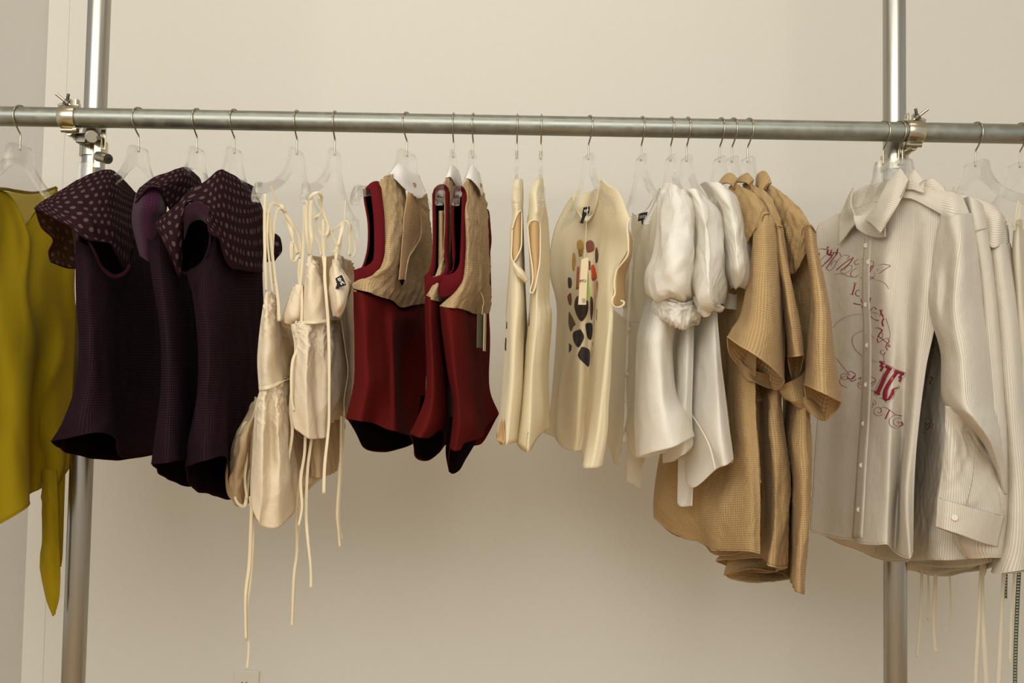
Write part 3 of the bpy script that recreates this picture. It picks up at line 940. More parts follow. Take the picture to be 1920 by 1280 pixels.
TA = [
    ('497,363,-20 496,420,-19.4 497,480,-19 499,546,-17.4', 4.2), ('503,392,-19 501,440,-19 506,500,-18 511,548,-17', 3.2),
    ('508,350,-19 515,366,-18 521,384,-17 526,392,-17', 2.5),
    ('526,384,-17 512,382,-18 505,395,-18.4 507,440,-18 513,500,-17.5 521,560,-17 523,602,-16.5', 5),
    ('524,386,-17 518,400,-17 513,430,-17.4 511,480,-17.4 514,530,-17', 4),
    ('526,386,-17 533,396,-16 541,418,-15 547,440,-15 550,460,-14.6', 6),
    ('532,394,-16 548,420,-15 559,440,-14 562,468,-14 553,487,-14.5 547,482,-15 548,455,-15 558,475,-14.4', 5.5),
    ('561,483,-13 563,510,-11 565,545,-9 566,575,-8', 3.5),
    ('488,738,-18 480,770,-17 470,790,-15 458,796,-15 448,830,-14.5 446,870,-14 440,920,-14 445,942,-14 458,948,-13.5 463,925,-13 468,870,-13 474,820,-15 482,780,-17', 5),
    ('470,795,-16 463,820,-15.5 462,860,-15 459,900,-14.6 463,935,-14.4', 4),
    ('472,945,-16 470,1000,-16 467,1060,-16 460,1120,-16 461,1200,-16', 4.5),
    ('469,930,-15.6 474,1000,-15.6 470,1080,-15.6 462,1150,-15.6 466,1210,-15.6 463,1254,-15.6', 3.6),
    ('564,880,-8 556,960,-8 557,1030,-8 551,1080,-8 548,1150,-8 547,1172,-8', 4.2),
    ('560,900,-7 561,980,-7 554,1060,-7 551,1120,-7 549,1162,-7', 3.4),
    ('571,620,-9 566,660,-11 553,700,-13 545,760,-15 548,810,-16 541,860,-16 537,902,-16', 5),
]
for s_, w_ in TA: ribbon('tie', s_, w_ * 1.35, M['cream_tape'], t, .5)
kn = [(525, 383, -.17), (530, 389, -.168), (535, 396, -.165)]
rod('knot', kn, [.002, .0045, .002], M['cream_tape'], t)

t = garment(629, 'cream_camisole', 'right cream cotton camisole with a black label, beside the red vests', 'camisole', CG)
_, Gf = tube('skirt', """
545,608,-17 558,606,-19 575,603,-20 592,603,-18 612,600,-17 630,598,-9 648,600,6
552,650,-18 562,650,-20 578,650,-22 592,650,-18 612,650,-17 632,650,-9 663,650,8
548,700,-18 560,705,-21 576,705,-23 593,705,-18 613,700,-17 636,700,-9 662,700,8
543,755,-18 558,758,-21 576,765,-23 594,765,-19 614,755,-17 634,750,-9 655,745,8
549,797,-18 562,810,-20 578,822,-22 595,822,-19 614,818,-17 620,792,-9 648,782,8""", M['cream'], t, 'L', T=.03, nu=90, wr=CR, top=.3)
tube('lower_layer', """
585,760,-8 600,762,-9 620,760,-5 642,755,5
584,800,-8 600,805,-10 620,800,-5 645,795,5
583,850,-8 600,855,-10 620,850,-5 643,840,5
584,892,-8 598,895,-10 618,890,-5 630,882,3""", M['cream_thin'], t, 'L', T=.02, wr=[(.002, 20, 5, 46)])
_, Gb2 = tube('bodice', """
579,478,-16 582,479,-17 586,482,-16 590,486,-15 596,492,-12
574,500,-17 582,503,-19 592,508,-18 602,522,-14 609,540,-10
571,535,-17 581,537,-20 593,538,-19 606,540,-17 618,548,-13
566,565,-17 578,567,-20 592,569,-20 608,570,-18 628,570,-12
559,603,-17 575,603,-19 592,603,-20 612,600,-18 640,600,-10""", M['cream'], t, 'L', T=.03, nv=60, wr=CR, top=.4)
sheet('left_cup', """
548,540,-15 556,534,-17 566,532,-17 574,540,-15
538,565,-15 550,560,-18 564,560,-18 574,565,-15
529,590,-15 544,592,-18 560,592,-18 572,592,-15
528,602,-14 540,606,-16 556,606,-16 570,604,-14""", M['cream'], t, 26, 26, wr=CR)
sheet('left_drape', """
528,600,-13 538,603,-15 550,608,-15 562,605,-14
530,612,-13 545,618,-14 558,625,-13 566,640,-12
545,618,-12 556,630,-12 562,650,-11 568,680,-10
560,640,-11 563,665,-11 566,690,-10 569,715,-9""", M['cream_thin'], t, 24, 24)
sheet('back_neckline', """
583,479,-8 600,481,-3 618,480,3 634,476,8
588,500,-8 602,505,-5 618,505,0 634,500,6
598,530,-9 606,536,-7 618,532,-3 632,525,4
606,552,-10 614,560,-8 622,556,-5 632,550,2""", M['cream_thin'], t, 26, 24)
o, Gc = sheet('right_cup', """
625,488,-14 629,486,-14.5 634,488,-14 638,494,-13
619,505,-16 627,502,-18 636,504,-17 645,512,-14
618,528,-17 630,528,-20 644,526,-19 657,524,-14
617,545,-18 630,545,-22 646,545,-20 660,532,-14
620,572,-18 634,575,-22 646,568,-20 655,552,-14
624,592,-17 632,594,-19 641,590,-18 648,574,-14""", M['cream'], t, 34, 34, wr=[(.0015, 26, 8, 48)])
sheet('side_panel', """
634,478,-8 644,482,-6 654,490,0 663,502,6
636,530,-8 646,530,-4 656,530,2 664,530,8
640,600,-8 650,600,-4 658,600,3 665,600,9
650,680,-8 655,680,-3 660,680,4 665,680,10
645,750,-8 652,755,-2 656,760,4 660,764,10
646,778,-8 650,782,-2 654,785,4 657,778,10""", M['cream'], t, 30, 40, wr=CR)
edge('neck_edge', Gc, M['cream_tape'], t, .0008, row=0)
bv = bvh_of([Gc])
sheet('brand_label', """
629,522,-21.4 634,519,-21.6 641,515,-21.8
631,529,-21.8 637,526,-22 645,524,-22.2
634,538,-22.2 640,537,-22.4 649,534,-22.6""", M['black'], t, 8, 8)
sheet('label_tail', """
633,530,-22 636,530.5,-22 639,530,-22
631,535,-22.2 634,536,-22.2 637,537,-22.2
629,541,-22.4 632,541,-22.4 635,541,-22.4""", M['black'], t, 5, 5)
for a_ in ([(633, 523), (636, 522), (634, 525), (637, 525)], [(637, 520), (638, 524), (640, 522)], [(636, 527), (640, 526)], [(640, 526), (641, 531), (643, 527)], [(638, 530), (641, 534)], [(643, 529), (646, 532)]):
    rod('label_lettering', [(x_, y_, -.232) for x_, y_ in a_], .0008, M['ink'], t, n=8, seg=5)
ribbon('waist_seam', '558,605,-18.4 575,604,-20.6 592,604,-21 613,601,-19', 6, M['cream_tape'], t)
TB = [
    ('576,375,-20 574,400,-19.6 575,440,-19 580,478,-17.2', 4.5), ('583,373,-19.8 582,420,-19.2 584,450,-19 581,480,-17', 5), ('571,385,-19 570,430,-18.6 566,500,-18 560,560,-17 553,620,-18', 4),
    ('578,372,-20 586,364,-20.4 596,361,-20 603,368,-19 602,378,-18 596,382,-18', 5), ('598,372,-19 602,384,-18 606,395,-17.4 616,425,-16.4 624,445,-15.6 633,462,-15', 4.6),
    ('584,410,-18.4 592,406,-18 602,400,-17.4', 3.5), ('600,398,-17.4 608,405,-17 615,420,-16.6 613,436,-16.4 604,440,-16.8 598,430,-17.2', 5),
    ('594,405,-17.4 592,420,-17.2 590,440,-17 597,458,-17 602,478,-16.8', 4), ('606,410,-16.8 606,440,-16.8 606,478,-16.6 608,500,-17', 5),
    ('632,462,-15 631,470,-15 630,478,-15 629,490,-15', 5), ('633,458,-15.2 637,445,-15 641,430,-14.6 645,416,-14', 6),
    ('645,414,-14 634,424,-14.6 622,434,-15 614,446,-15.4 614,462,-15.4 622,472,-15.2 630,468,-15', 3),
    ('650,413,-13 655,422,-13 654,440,-13 655,460,-13 653,478,-13', 5), ('652,412,-13 658,424,-12.6 664,450,-12.4 666,470,-12.4 660,481,-12.4 655,476,-12.6', 3.4),
    ('648,412,-13 641,430,-13 638,455,-13.4 637,480,-13.6', 4), ('648,376,-12 647,392,-12.4 646,412,-13', 2),
    ('563,485,-16 561,510,-16 563,540,-16.4 566,572,-17', 5), ('609,480,-17 609,520,-19 612,560,-21 615,600,-21 617,660,-21 617,740,-21 616,800,-21 609,870,-21 607,925,-21', 4.5),
    ('565,535,-17.4 566,580,-18.6 562,640,-19.6 548,680,-20 546,740,-20.4 551,770,-20', 4),
    ('573,805,-17 571,850,-17 564,900,-17 566,950,-17 560,985,-17', 4.2), ('584,822,-16 577,880,-16 574,960,-16 577,1010,-16 582,1060,-16 583,1102,-16', 4.4),
    ('640,780,-6 639,850,-6 636,900,-6 632,960,-6 634,990,-6 637,1025,-6', 4.2), ('645,770,-5 643,850,-5 637,930,-5 636,980,-5 642,1012,-5', 3),
]
for s_, w_ in TB: ribbon('tie', s_, w_ * 1.3, M['cream_tape'], t, .5)

# red and tan vests ------------------------------------------------------------------
VG = 'oxblood red and tan check vests'
VW = [(.0012, 6, 1.6, 51, mid)]
TW = [(.0016, 20, 5, 53), (.0008, 60, 20, 54)]
t = garment(764, 'two_tone_vest', 'leftmost red and tan vest, turned to show its white collar and open front', 'vest', VG)
_, Gr = tube('skirt', """
663,546,-18 680,549,-19 702,555,-17 722,560,-13 738,565,-9 751,576,-3 772,572,2 797,568,9
664,600,-18 684,600,-21 704,600,-17 722,600,-14 738,600,-13 752,600,-6 772,600,1 798,600,10
665,660,-19 686,660,-22 708,660,-18 725,660,-15 739,660,-14 751,660,3 770,660,8 798,660,11
664,715,-19 688,715,-23 712,715,-19 727,715,-16 740,715,-15 751,715,4 770,715,9 797,715,12
656,755,-20 680,765,-24 704,770,-19 724,776,-17 742,780,-16 754,785,0 772,785,8 794,775,12
649,785,-20 675,789,-26 700,793,-19 722,803,-18 743,809,-17 758,813,-7 772,816,4 786,812,12""",
    M['red'], t, 'L', T=.05, nu=90, wr=VW, top=.15,
    back='649,785,-20 670,798,-17 686,813,-14 683,840,-10 716,846,-5 745,842,0 774,832,8 786,815,12')
tube('back_lining', """
662,760,-17 685,762,-14 715,765,-8 752,780,9 782,780,14
656,772,-18 684,774,-15 715,780,-8 752,790,8 784,790,13
652,785,-19 680,796,-17 715,803,-10 755,812,4 786,810,11
668,800,-17 684,838,-13 715,844,-8 750,840,0 774,831,6""", M['lining'], t, 'L', T=.02, nu=40, nv=40, top=0)
_, Gy = tube('yoke', """
709,343,-15 722,332,-14 735,327,-11 748,336,-7 764,352,-3 783,372,2 800,362,8
714,400,-17 730,395,-16 746,400,-14 758,405,-10 775,410,-3 792,415,4 806,405,10
718,460,-18 732,460,-19 746,462,-16 758,468,-10 776,470,-2 794,470,5 809,465,11
709,500,-19 724,502,-20 740,505,-16 756,510,-9 775,510,-1 792,510,6 810,505,11
664,529,-17.6 690,526,-19.6 720,532,-17.5 743,538,-13 758,544,-7 775,546,-1 793,545,6 811,545,11
663,541,-18 690,548,-20 715,557,-17 735,563,-12 751,576,-6 775,572,0 800,568,10""",
    M['vest'], t, 'L', T=.05, nu=80, wr=TW, top=.2)
# flat lapel that falls open at the slit
_, Gl = sheet('open_lapel', """
765,358,-10.6 767,360,-10.6 769,361,-10.6 772,363,-10
758,402,-12.4 767,404,-10.4 776,400,-7.6 786,398,-3.6
754,450,-14.2 764,452,-11 775,448,-6.6 790,430,-1.2
751,490,-15.6 757,492,-14 763,488,-11.6 769,480,-9.4
748,524,-16.4 751,526,-15.6 755,526,-14 759,526,-12.4""", M['vest_in'], t, 26, 40, wr=[(.0004, 30, 6, 57)], solid=.002)
rod('lapel_fold', [(772, 363, -.10), (781, 385, -.06), (789, 411, -.03), (789, 442, -.03), (778, 464, -.07), (767, 482, -.11), (762, 505, -.125), (759, 526, -.13)], .0016, M['vest'], t)
sheet('slit_shadow_patch', """
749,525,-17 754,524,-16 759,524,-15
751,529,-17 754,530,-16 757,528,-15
753,534,-17 754,535,-16.4 755,534,-16""", M['lining'], t, 6, 6)  # near-black patch laid on for the shade at the foot of the slit
_, Gc1 = sheet('collar', """
747,306,-6 756,311,-4.6 764,318,-3 775,324,0 786,328,3.4
741,312,-8 752,320,-8 763,330,-6.4 777,338,-2 789,338,3
735,320,-10 748,334,-10 762,347,-8 780,353,-3 794,350,2.6
730,327,-11.4 744,338,-11 762,356,-9 784,370,-4 798,359,2""", M['collar'], t, 34, 24)
edge('collar_edge', Gc1, M['collar'], t, .0009)
sheet('collar_point', """
760,355,-9 768,359,-8.4 774,362,-7
762,372,-9 768,377,-8.6 772,372,-7.4
760,392,-9.4 763,393,-9 766,388,-8.6
757,403,-10 758,404,-10 760,402,-10""", M['collar'], t, 10, 14)
q = on(bvh_of([Gc1]), 776, 347, .002); bm = bmesh.new(); dv = (Vector(CO) - q).normalized()
cyl_bm(bm, q - dv * .001, q + dv * .002, .0055, 28); o = bm_obj('button', bm, M['tan_button'], t, smooth=True, bevel=.0008); o['label'] = 'tan covered button'
_, Ga = sheet('armhole_facing', """
685,354,-17 696,343,-17 706,340,-16 713,343,-14
694,358,-17.6 698,362,-18.6 708,366,-18.8 716,370,-17
700,400,-18.6 706,404,-19.6 713,404,-19.6 720,404,-18
702,445,-19 708,447,-20.2 715,447,-20.2 721,446,-18.6
700,485,-19.6 706,490,-20.6 714,490,-20.6 719,485,-18.8
688,498,-19.6 695,504,-20.6 703,508,-20.6 708,509,-19.2
676,502,-19 682,510,-20 688,520,-20 693,527,-18.8
664,506,-18 665,515,-18.4 665,522,-18.4 664,530,-17.6""", M['red_band'], t, 16, 70, solid=.003)
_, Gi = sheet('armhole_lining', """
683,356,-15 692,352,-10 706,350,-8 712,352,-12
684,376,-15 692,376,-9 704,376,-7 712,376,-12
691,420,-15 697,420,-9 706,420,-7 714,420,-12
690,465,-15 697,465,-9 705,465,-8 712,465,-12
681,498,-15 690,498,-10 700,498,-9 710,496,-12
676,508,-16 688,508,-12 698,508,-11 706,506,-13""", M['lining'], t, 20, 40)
ribbon('armhole_back_edge', '682,354,-15 684,376,-15.4 691,420,-15.6 690,465,-15.6 681,499,-15.6 672,505,-16', 4, M['red_band'], t)

t = garment(851, 'two_tone_vest', 'middle red and tan vest, squeezed between the other two, one armhole showing', 'vest', VG)
_, Gr2 = tube('skirt', """
797,553,-18 806,557,-20 816,560,-17 826,562,-12 835,562,0 845,560,9
798,620,-19 808,620,-22 820,620,-17 830,620,-11 840,620,0 850,620,10
800,690,-20 812,690,-23 826,690,-18 836,690,-11 844,690,0 852,690,10
797,745,-21 812,748,-24 828,750,-19 838,750,-12 846,750,0 852,750,10
782,785,-21 802,788,-25 824,790,-21 835,790,-14 845,790,-2 852,790,9
768,813,-21 786,820,-26 806,820,-22 828,806,-17 836,830,-6 850,820,8""",
    M['red'], t, 'L', T=.03, wr=VW, top=.15,
    back='768,813,-21 774,832,-17 781,857,-13 802,863,-10 822,850,-5 834,835,2 850,822,8')
tube('back_lining', """
790,740,-18 800,742,-15 815,744,-11 832,744,0
782,785,-19 798,787,-15 815,790,-10 835,790,0
771,815,-19 792,822,-16 812,822,-10 834,822,0
783,853,-14 798,862,-12 812,856,-8 824,846,-2""", M['lining'], t, 'L', T=.015, nu=30, nv=30, top=0)
tube('yoke', """
832,349,-14 838,334,-11 845,330,-8 852,336,-3 856,350,3
834,400,-18 839,400,-17 844,400,-13 850,400,-6 858,400,5
830,470,-18 836,470,-17 842,470,-13 848,470,-6 858,470,6
812,530,-18 822,533,-19 832,535,-14 842,535,-8 858,535,6
797,558,-18 808,562,-20 818,564,-17 828,566,-12 850,564,6""", M['vest'], t, 'L', T=.03, wr=TW, top=.2)
_, Gc2 = sheet('collar', """
843,312,-6 848,309,-4 854,313,-1 860,320,3
841,320,-8 847,318,-6.5 855,324,-3 864,335,2.6
838,328,-9.6 846,328,-9 855,338,-5 866,350,2
836,333,-10.6 844,332,-10.6 852,344,-6 862,362,1.6""", M['collar'], t, 20, 20)
BANDB = """
813,364,-17 820,350,-17.4 831,346,-17 841,352,-15
815,368,-18 822,360,-18.8 831,358,-18.8 840,364,-16.4
812,420,-18.6 818,420,-19.4 834,420,-19.4 843,420,-17
812,460,-18.8 818,462,-19.8 834,462,-19.8 843,462,-17.4"""
sheet('armhole_facing', """
812,367,-17 814,356,-17.4 820,349,-17.6 828,346,-17.6 836,348,-17 842,356,-15.6
817,372,-16 819,362,-16.4 823,357,-16.6 829,355,-16.6 834,358,-16 838,366,-14.6""", M['red_band'], t, 36, 8, solid=.003)
sheet('armhole_facing', """
836,358,-17 839,358,-17.4 842,358,-15.4
836,420,-18.6 839,420,-19 842,420,-16.6
834,470,-18.6 837,472,-19.2 841,474,-17
837,500,-19 840,503,-19.4 843,505,-17
829,513,-19.4 835,520,-20 840,524,-17.6
812,519,-19.4 818,527,-20.2 826,533,-18.4
799,515,-18.6 803,535,-19.4 806,548,-18
797,521,-18 797,538,-18.4 797,553,-17.6""", M['red_band'], t, 12, 70, solid=.003)
sheet('armhole_facing', """
811,362,-16.6 813,366,-16.8 816,370,-16
811,420,-17 814,420,-17.4 817,420,-16.4
811,470,-17 814,470,-17.4 817,470,-16.4
807,500,-17.6 811,503,-18 815,506,-17
797,518,-18 803,522,-18.4 809,524,-17.4""", M['red_band'], t, 8, 40, solid=.003)
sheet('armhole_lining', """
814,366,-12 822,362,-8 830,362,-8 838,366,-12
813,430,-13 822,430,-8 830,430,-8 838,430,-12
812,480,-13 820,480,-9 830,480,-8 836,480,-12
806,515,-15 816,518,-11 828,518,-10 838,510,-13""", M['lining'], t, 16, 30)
sheet('armhole_lining', """
823,395,-15 827,395,-16 832,395,-15
823,440,-15 827,440,-16 832,440,-15
822,500,-15 828,500,-16 836,500,-15""", M['vest'], t, 8, 20)

t = garment(888, 'two_tone_vest', 'rightmost red and tan vest, with a dark card tag hanging on its right side', 'vest', VG)
_, Gr3 = tube('skirt', """
824,574,-18 840,576,-20 858,576,-18 872,580,-12 886,586,-4 900,588,2 917,588,9
830,630,-19 846,630,-22 862,630,-19 876,630,-13 890,630,-5 904,630,3 918,630,10
840,700,-20 854,700,-23 868,700,-19 880,700,-14 892,700,-6 905,700,3 916,700,10
850,750,-21 860,752,-24 872,752,-20 883,752,-15 893,752,-8 908,750,3 920,738,10
848,800,-21 860,800,-25 876,795,-22 888,795,-18 900,800,-10 914,792,3 934,772,11
843,840,-21 852,845,-24 864,843,-23 872,830,-20 904,819,-12 912,798,2 934,776,11""",
    M['red'], t, 'L', T=.03, nu=90, wr=VW, top=.15,
    back='843,842,-21 841,870,-15 845,887,-12 858,884,-8 872,862,-3 885,838,2 906,828,7 934,778,11')
tube('back_lining', """
842,780,-18 856,782,-17 880,780,-10 900,780,0
838,815,-18 856,820,-18 880,818,-10 898,812,0
836,850,-17 852,850,-17 872,845,-10 890,832,0
842,884,-13 852,886,-12 862,880,-8 872,862,-4""", M['lining'], t, 'L', T=.02, nu=36, nv=36, top=0)
_, Gy3 = tube('yoke', """
869,352,-14 874,338,-12 881,331,-9 888,335,-5 896,350,0 903,366,4 907,360,8
872,400,-18 878,400,-18 886,400,-14 893,400,-8 898,400,-6 906,400,4 914,400,10
873,470,-18 879,470,-19 887,470,-15 895,470,-9 900,470,-7 908,470,4 917,470,11
862,535,-19 872,535,-20 884,535,-16 894,535,-9 901,535,-6 909,535,4 918,535,11
824,574,-18.4 842,577,-20.4 860,578,-18.6 874,582,-13 888,588,-5 902,589,2 918,588,10""",
    M['vest'], t, 'L', T=.03, nu=80, wr=TW, top=.2)
_, Gc3 = sheet('collar', """
882,312,-6 888,310,-4 893,316,-1 899,324,3
879,321,-8.6 887,322,-7 896,331,-4 903,342,2
875,329,-10.6 885,332,-10 897,346,-7 906,358,1
873,333,-11.6 884,337,-11.4 897,352,-9 903,368,-3""", M['collar'], t, 24, 22)
q = on(bvh_of([Gc3]), 900, 348, .002)
if q is None: q = P(900, 348, -.06)
bm = bmesh.new(); dv = (Vector(CO) - q).normalized(); dv = (dv + Vector((.9, 0, 0))).normalized()
cyl_bm(bm, q - dv * .001, q + dv * .002, .0052, 28); bm_obj('button', bm, M['tan_button'], t, smooth=True, bevel=.0008)
sheet('armhole_facing', """
848,372,-17 849,360,-17.4 855,352,-17.8 863,349,-17.8 870,353,-17 874,362,-15.6
852,378,-16 853,366,-16.4 857,360,-16.8 863,357,-16.8 867,362,-16 870,372,-14.6""", M['red_band'], t, 36, 8, solid=.003)
sheet('armhole_facing', """
866,362,-17.6 870,362,-18.4 874,364,-16.4
865,420,-18.8 869,420,-19.6 874,420,-17.4
863,470,-19 868,472,-20 873,474,-17.8
861,495,-19.4 867,500,-20.2 873,505,-18
851,511,-19.6 862,524,-20.6 871,535,-18.4
836,516,-19.6 845,535,-20.8 855,549,-18.6
826,520,-19 832,540,-20 838,556,-18.4
822,530,-18.4 823,545,-19 825,557,-18.2""", M['red_band'], t, 14, 70, solid=.003)
sheet('armhole_facing', """
847,370,-16.4 849,374,-16.8 851,378,-16
846,420,-17 849,420,-17.4 851,420,-16.4
848,480,-17 851,480,-17.4 853,480,-16.4
850,502,-17.6 848,508,-18 846,512,-17.4
838,514,-18.4 836,518,-18.8 834,521,-18""", M['red_band'], t, 8, 40, solid=.003)
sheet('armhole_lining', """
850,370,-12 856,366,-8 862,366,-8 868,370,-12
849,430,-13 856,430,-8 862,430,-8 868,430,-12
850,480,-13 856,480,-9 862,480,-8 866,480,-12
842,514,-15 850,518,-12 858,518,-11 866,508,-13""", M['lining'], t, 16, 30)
sheet('far_armhole', """
914,392,11 917,400,11.6 919,420,12
916,440,11 918,440,12 921,450,12.4
916,470,11 918,468,12 919,480,12
917,540,11 918,542,12 921,548,12
917,565,11 919,568,12 920,572,12""", M['red_band'], t, 8, 30, solid=.003)
bm = bmesh.new(); a_, b_ = P(903, 590, -.10), P(900, 652, -.10)
mt = Matrix.Rotation(math.radians(68), 3, 'Z')
box_bm(bm, (a_ + b_) / 2, (.036, .0012, (a_ - b_).length), mt)
o = bm_obj('card_tag', bm, plain('olive_card', '#6d6a4c', .7), t); o['label'] = 'dark olive card tag'
bm = bmesh.new(); a_, b_ = P(908, 588, -.095), P(910, 658, -.095)
box_bm(bm, (a_ + b_) / 2, (.034, .0012, (a_ - b_).length), Matrix.Rotation(math.radians(84), 3, 'Z'))
bm_obj('card_tag', bm, M['paper'], t)
rod('tag_string', [(901, 548, -.11), (905, 556, -.105), (907, 568, -.10), (905, 575, -.10), (904, 590, -.10)], .0008, M['cream_tape'], t)

# ------------------------------------------------------------------ clothes, right of the middle
TG = 'cream jersey tees'
JW = [(.0018, 9, 1.6, 61, mid)]
t = garment(970, 'cream_tee', 'narrower cream sleeveless tee seen edge-on, leftmost of the cream tees beside the red vests', 'tee', TG)
_, Gt = tube('body', """
964,337,-10 968,335,-11 973,334,-11 977,335,-10 980,338,-8
959,366,-16 964,366,-18 971,366,-18 977,366,-16 981,368,-12
961,400,-18 966,400,-20 972,398,-20 977,396,-18 981,400,-12
957,440,-18 961,440,-20 968,440,-20 974,445,-18 982,450,-8
957,490,-18 962,492,-20 969,495,-21 977,500,-19 984,505,-6
952,560,-18 960,562,-21 972,562,-22 981,560,-19 987,590,-6
947,640,-18 958,642,-22 970,642,-22 978,640,-18 985,650,-4
941,730,-18 953,732,-22 966,732,-22 976,730,-18 981,730,-4
931,815,-18 945,833,-22 956,832,-22 968,829,-18 976,827,-4""", M['tee'], t, 'L', T=.05, wr=JW, top=.3)
sheet('armhole', """
961,430,-19.6 968,405,-20.8 974,396,-20.4 977,396,-18.6
960,450,-20.4 966,450,-21 973,450,-21 977,450,-19.4
961,480,-20.6 966,480,-21.4 971,475,-21.4 976,465,-20
962,490,-20.8 965,490,-21.6 968,488,-21.8 972,484,-21""", M['tee_in'], t, 12, 24)
rod('armhole_binding', [(961, 428, -.21), (967, 408, -.212), (974, 396, -.21), (978, 400, -.20), (978, 440, -.205), (977, 463, -.21), (970, 480, -.22), (963, 490, -.218), (959, 480, -.21), (960, 450, -.21)], .0016, M['tee'], t, closed=True, n=70)
sheet('sleeve_roll', """
960,487,-21.4 970,497,-22 980,507,-22 989,522,-21.4
962,494,-22.6 971,504,-23.4 979,513,-23.4 989,526,-22.4
966,510,-22.4 972,518,-23 979,524,-22.6 985,530,-22""", M['tee'], t, 20, 14, solid=.003)
sheet('side_vent', """
940,785,-21.8 941,783,-22 942,785,-22.4
934,812,-21.4 940,815,-21 947,822,-22.4
931,826,-21 938,828,-21 944,832,-22.4""", M['tee_in'], t, 8, 14)
bv = bvh_of([Gt[:, :30]])
for poly in ([(949, 602), (951, 604), (951, 616), (948, 616)], [(947, 632), (950, 634), (949, 658), (945, 655)]):
    patch('printed_stone', bv, poly, plain('stone_dark', '#4a3a30', .8), t)

t = garment(1015, 'cream_tee', 'wider cream sleeveless tee seen edge-on, middle one of the cream tees', 'tee', TG)
_, Gt = tube('body', """
1004,337,-9 1008,335,-10 1012,334,-10 1016,334,-8 1018,336,-6
994,360,-15 1000,360,-18 1008,360,-18 1016,362,-14 1020,366,-6
992,392,-17 1000,392,-20 1010,392,-20 1018,394,-14 1026,400,-4
989,420,-18 998,414,-20 1008,414,-20 1014,420,-17 1028,414,-3
992,470,-18 1000,475,-20 1008,480,-20 1014,480,-18 1031,472,-3
995,545,-18 1002,548,-21 1008,550,-22 1016,555,-18 1030,560,-4
991,600,-18 999,605,-22 1008,608,-23 1020,598,-20 1034,592,-5
984,690,-18 992,694,-22 1002,695,-22 1014,690,-17 1026,680,-3
978,770,-18 988,772,-22 1000,772,-22 1014,768,-16 1028,766,-2
970,833,-18 984,842,-22 992,846,-23 1006,820,-16 1030,803,-2""", M['tee'], t, 'L', T=.05, wr=JW, top=.3)
sheet('armhole', """
991,425,-19.6 998,415,-21 1006,414,-21 1012,424,-19.4
993,460,-20 999,455,-21 1006,455,-21 1013,460,-19.6
997,490,-20.4 1001,495,-21.2 1006,495,-21.4 1012,485,-20
998,530,-21.6 1001,532,-22 1004,530,-22.2 1008,520,-21.6
996,545,-21.6 998,548,-22 1000,548,-22.2 1003,540,-22""", M['tee_in'], t, 12, 30)
rod('armhole_binding', [(990, 422, -.21), (997, 414, -.213), (1005, 413, -.212), (1012, 421, -.20), (1013, 455, -.205), (1012, 490, -.21), (1008, 515, -.22), (1003, 540, -.226), (998, 549, -.226), (994, 545, -.222), (999, 525, -.22), (998, 500, -.214), (993, 465, -.208)], .0016, M['tee'], t, closed=True, n=90)
sheet('side_vent', """
989,812,-22.6 990,810,-22.8 991,812,-22.8
987,830,-22.6 990,828,-22 994,832,-22.8
987,843,-23 990,845,-22.4 993,845,-23.2""", M['tee_in'], t, 8, 14)
bv = bvh_of([Gt[:, :30]])
patch('printed_stone', bv, [(991, 566), (993, 570), (993, 610), (990, 612)], plain('stone_shade', '#6b5c52', .8), t)

t = garment(1104, 'cream_tee', 'cream sleeveless tee facing forward with painted stones printed on its chest', 'tee', TG)
_, Gt = tube('body', """
1073,367,12 1082,392,9 1094,413,5 1106,414,1 1118,385,-4 1127,338,-8 1140,346,-12 1158,358,-15 1181,408,-18
1058,390,14 1072,410,11 1090,430,7 1106,432,2 1122,420,-3 1134,410,-8 1148,410,-12 1162,415,-16 1179,425,-19
1040,430,16 1058,450,12 1078,460,8 1100,460,1 1118,460,-2 1134,460,-6 1148,460,-10 1164,460,-15 1178,466,-19
1031,478,17 1052,500,12 1072,520,6 1094,520,0 1112,520,-1 1128,520,-8 1140,515,-12 1150,512,-14 1156,505,-17
1032,520,17 1050,540,12 1068,560,6 1090,560,-1 1112,560,-1 1124,560,-9 1136,555,-15 1144,552,-17 1150,548,-18
1044,580,17 1054,600,11 1068,620,5 1090,620,-1 1110,620,-1 1121,620,-10 1134,610,-16 1141,605,-18 1147,600,-18
1038,700,17 1050,710,11 1064,720,5 1086,720,-2 1104,720,-1 1116,720,-11 1128,710,-17 1136,700,-18 1142,700,-17
1030,780,17 1042,800,11 1058,810,5 1080,815,-2 1098,810,-2 1106,800,-12 1118,810,-18 1130,810,-18 1138,800,-17
1021,812,17 1040,820,11 1058,840,4 1076,845,-2 1092,847,-3 1094,875,-16 1106,877,-19 1118,877,-18.6 1128,875,-17""",
    M['tee'], t, 'R', T=.05, nu=110, nv=110, wr=JW, top=.3)
sheet('back_neck', """
1073,367,14 1085,362,15 1105,360,12 1122,350,2
1076,380,12 1086,388,12 1104,392,8 1121,370,-2
1086,398,9 1094,404,8 1106,404,4 1118,388,-3""", M['tee'], t, 20, 16)
rod('neck_rib', [(1073, 366, .118), (1081, 390, .088), (1092, 410, .048), (1100, 415, .02), (1109, 407, -.01), (1118, 385, -.045), (1124, 360, -.068), (1127, 339, -.084)], .0022, M['tee'], t, n=60)
rod('armhole_binding', [(1181, 408, -.19), (1176, 425, -.195), (1178, 455, -.20), (1177, 478, -.20), (1165, 495, -.19), (1156, 508, -.18), (1152, 530, -.185), (1153, 550, -.19), (1148, 562, -.195), (1150, 572, -.195), (1158, 576, -.19), (1168, 572, -.185), (1170, 566, -.18), (1163, 563, -.18)], .0019, M['tee'], t, n=110)
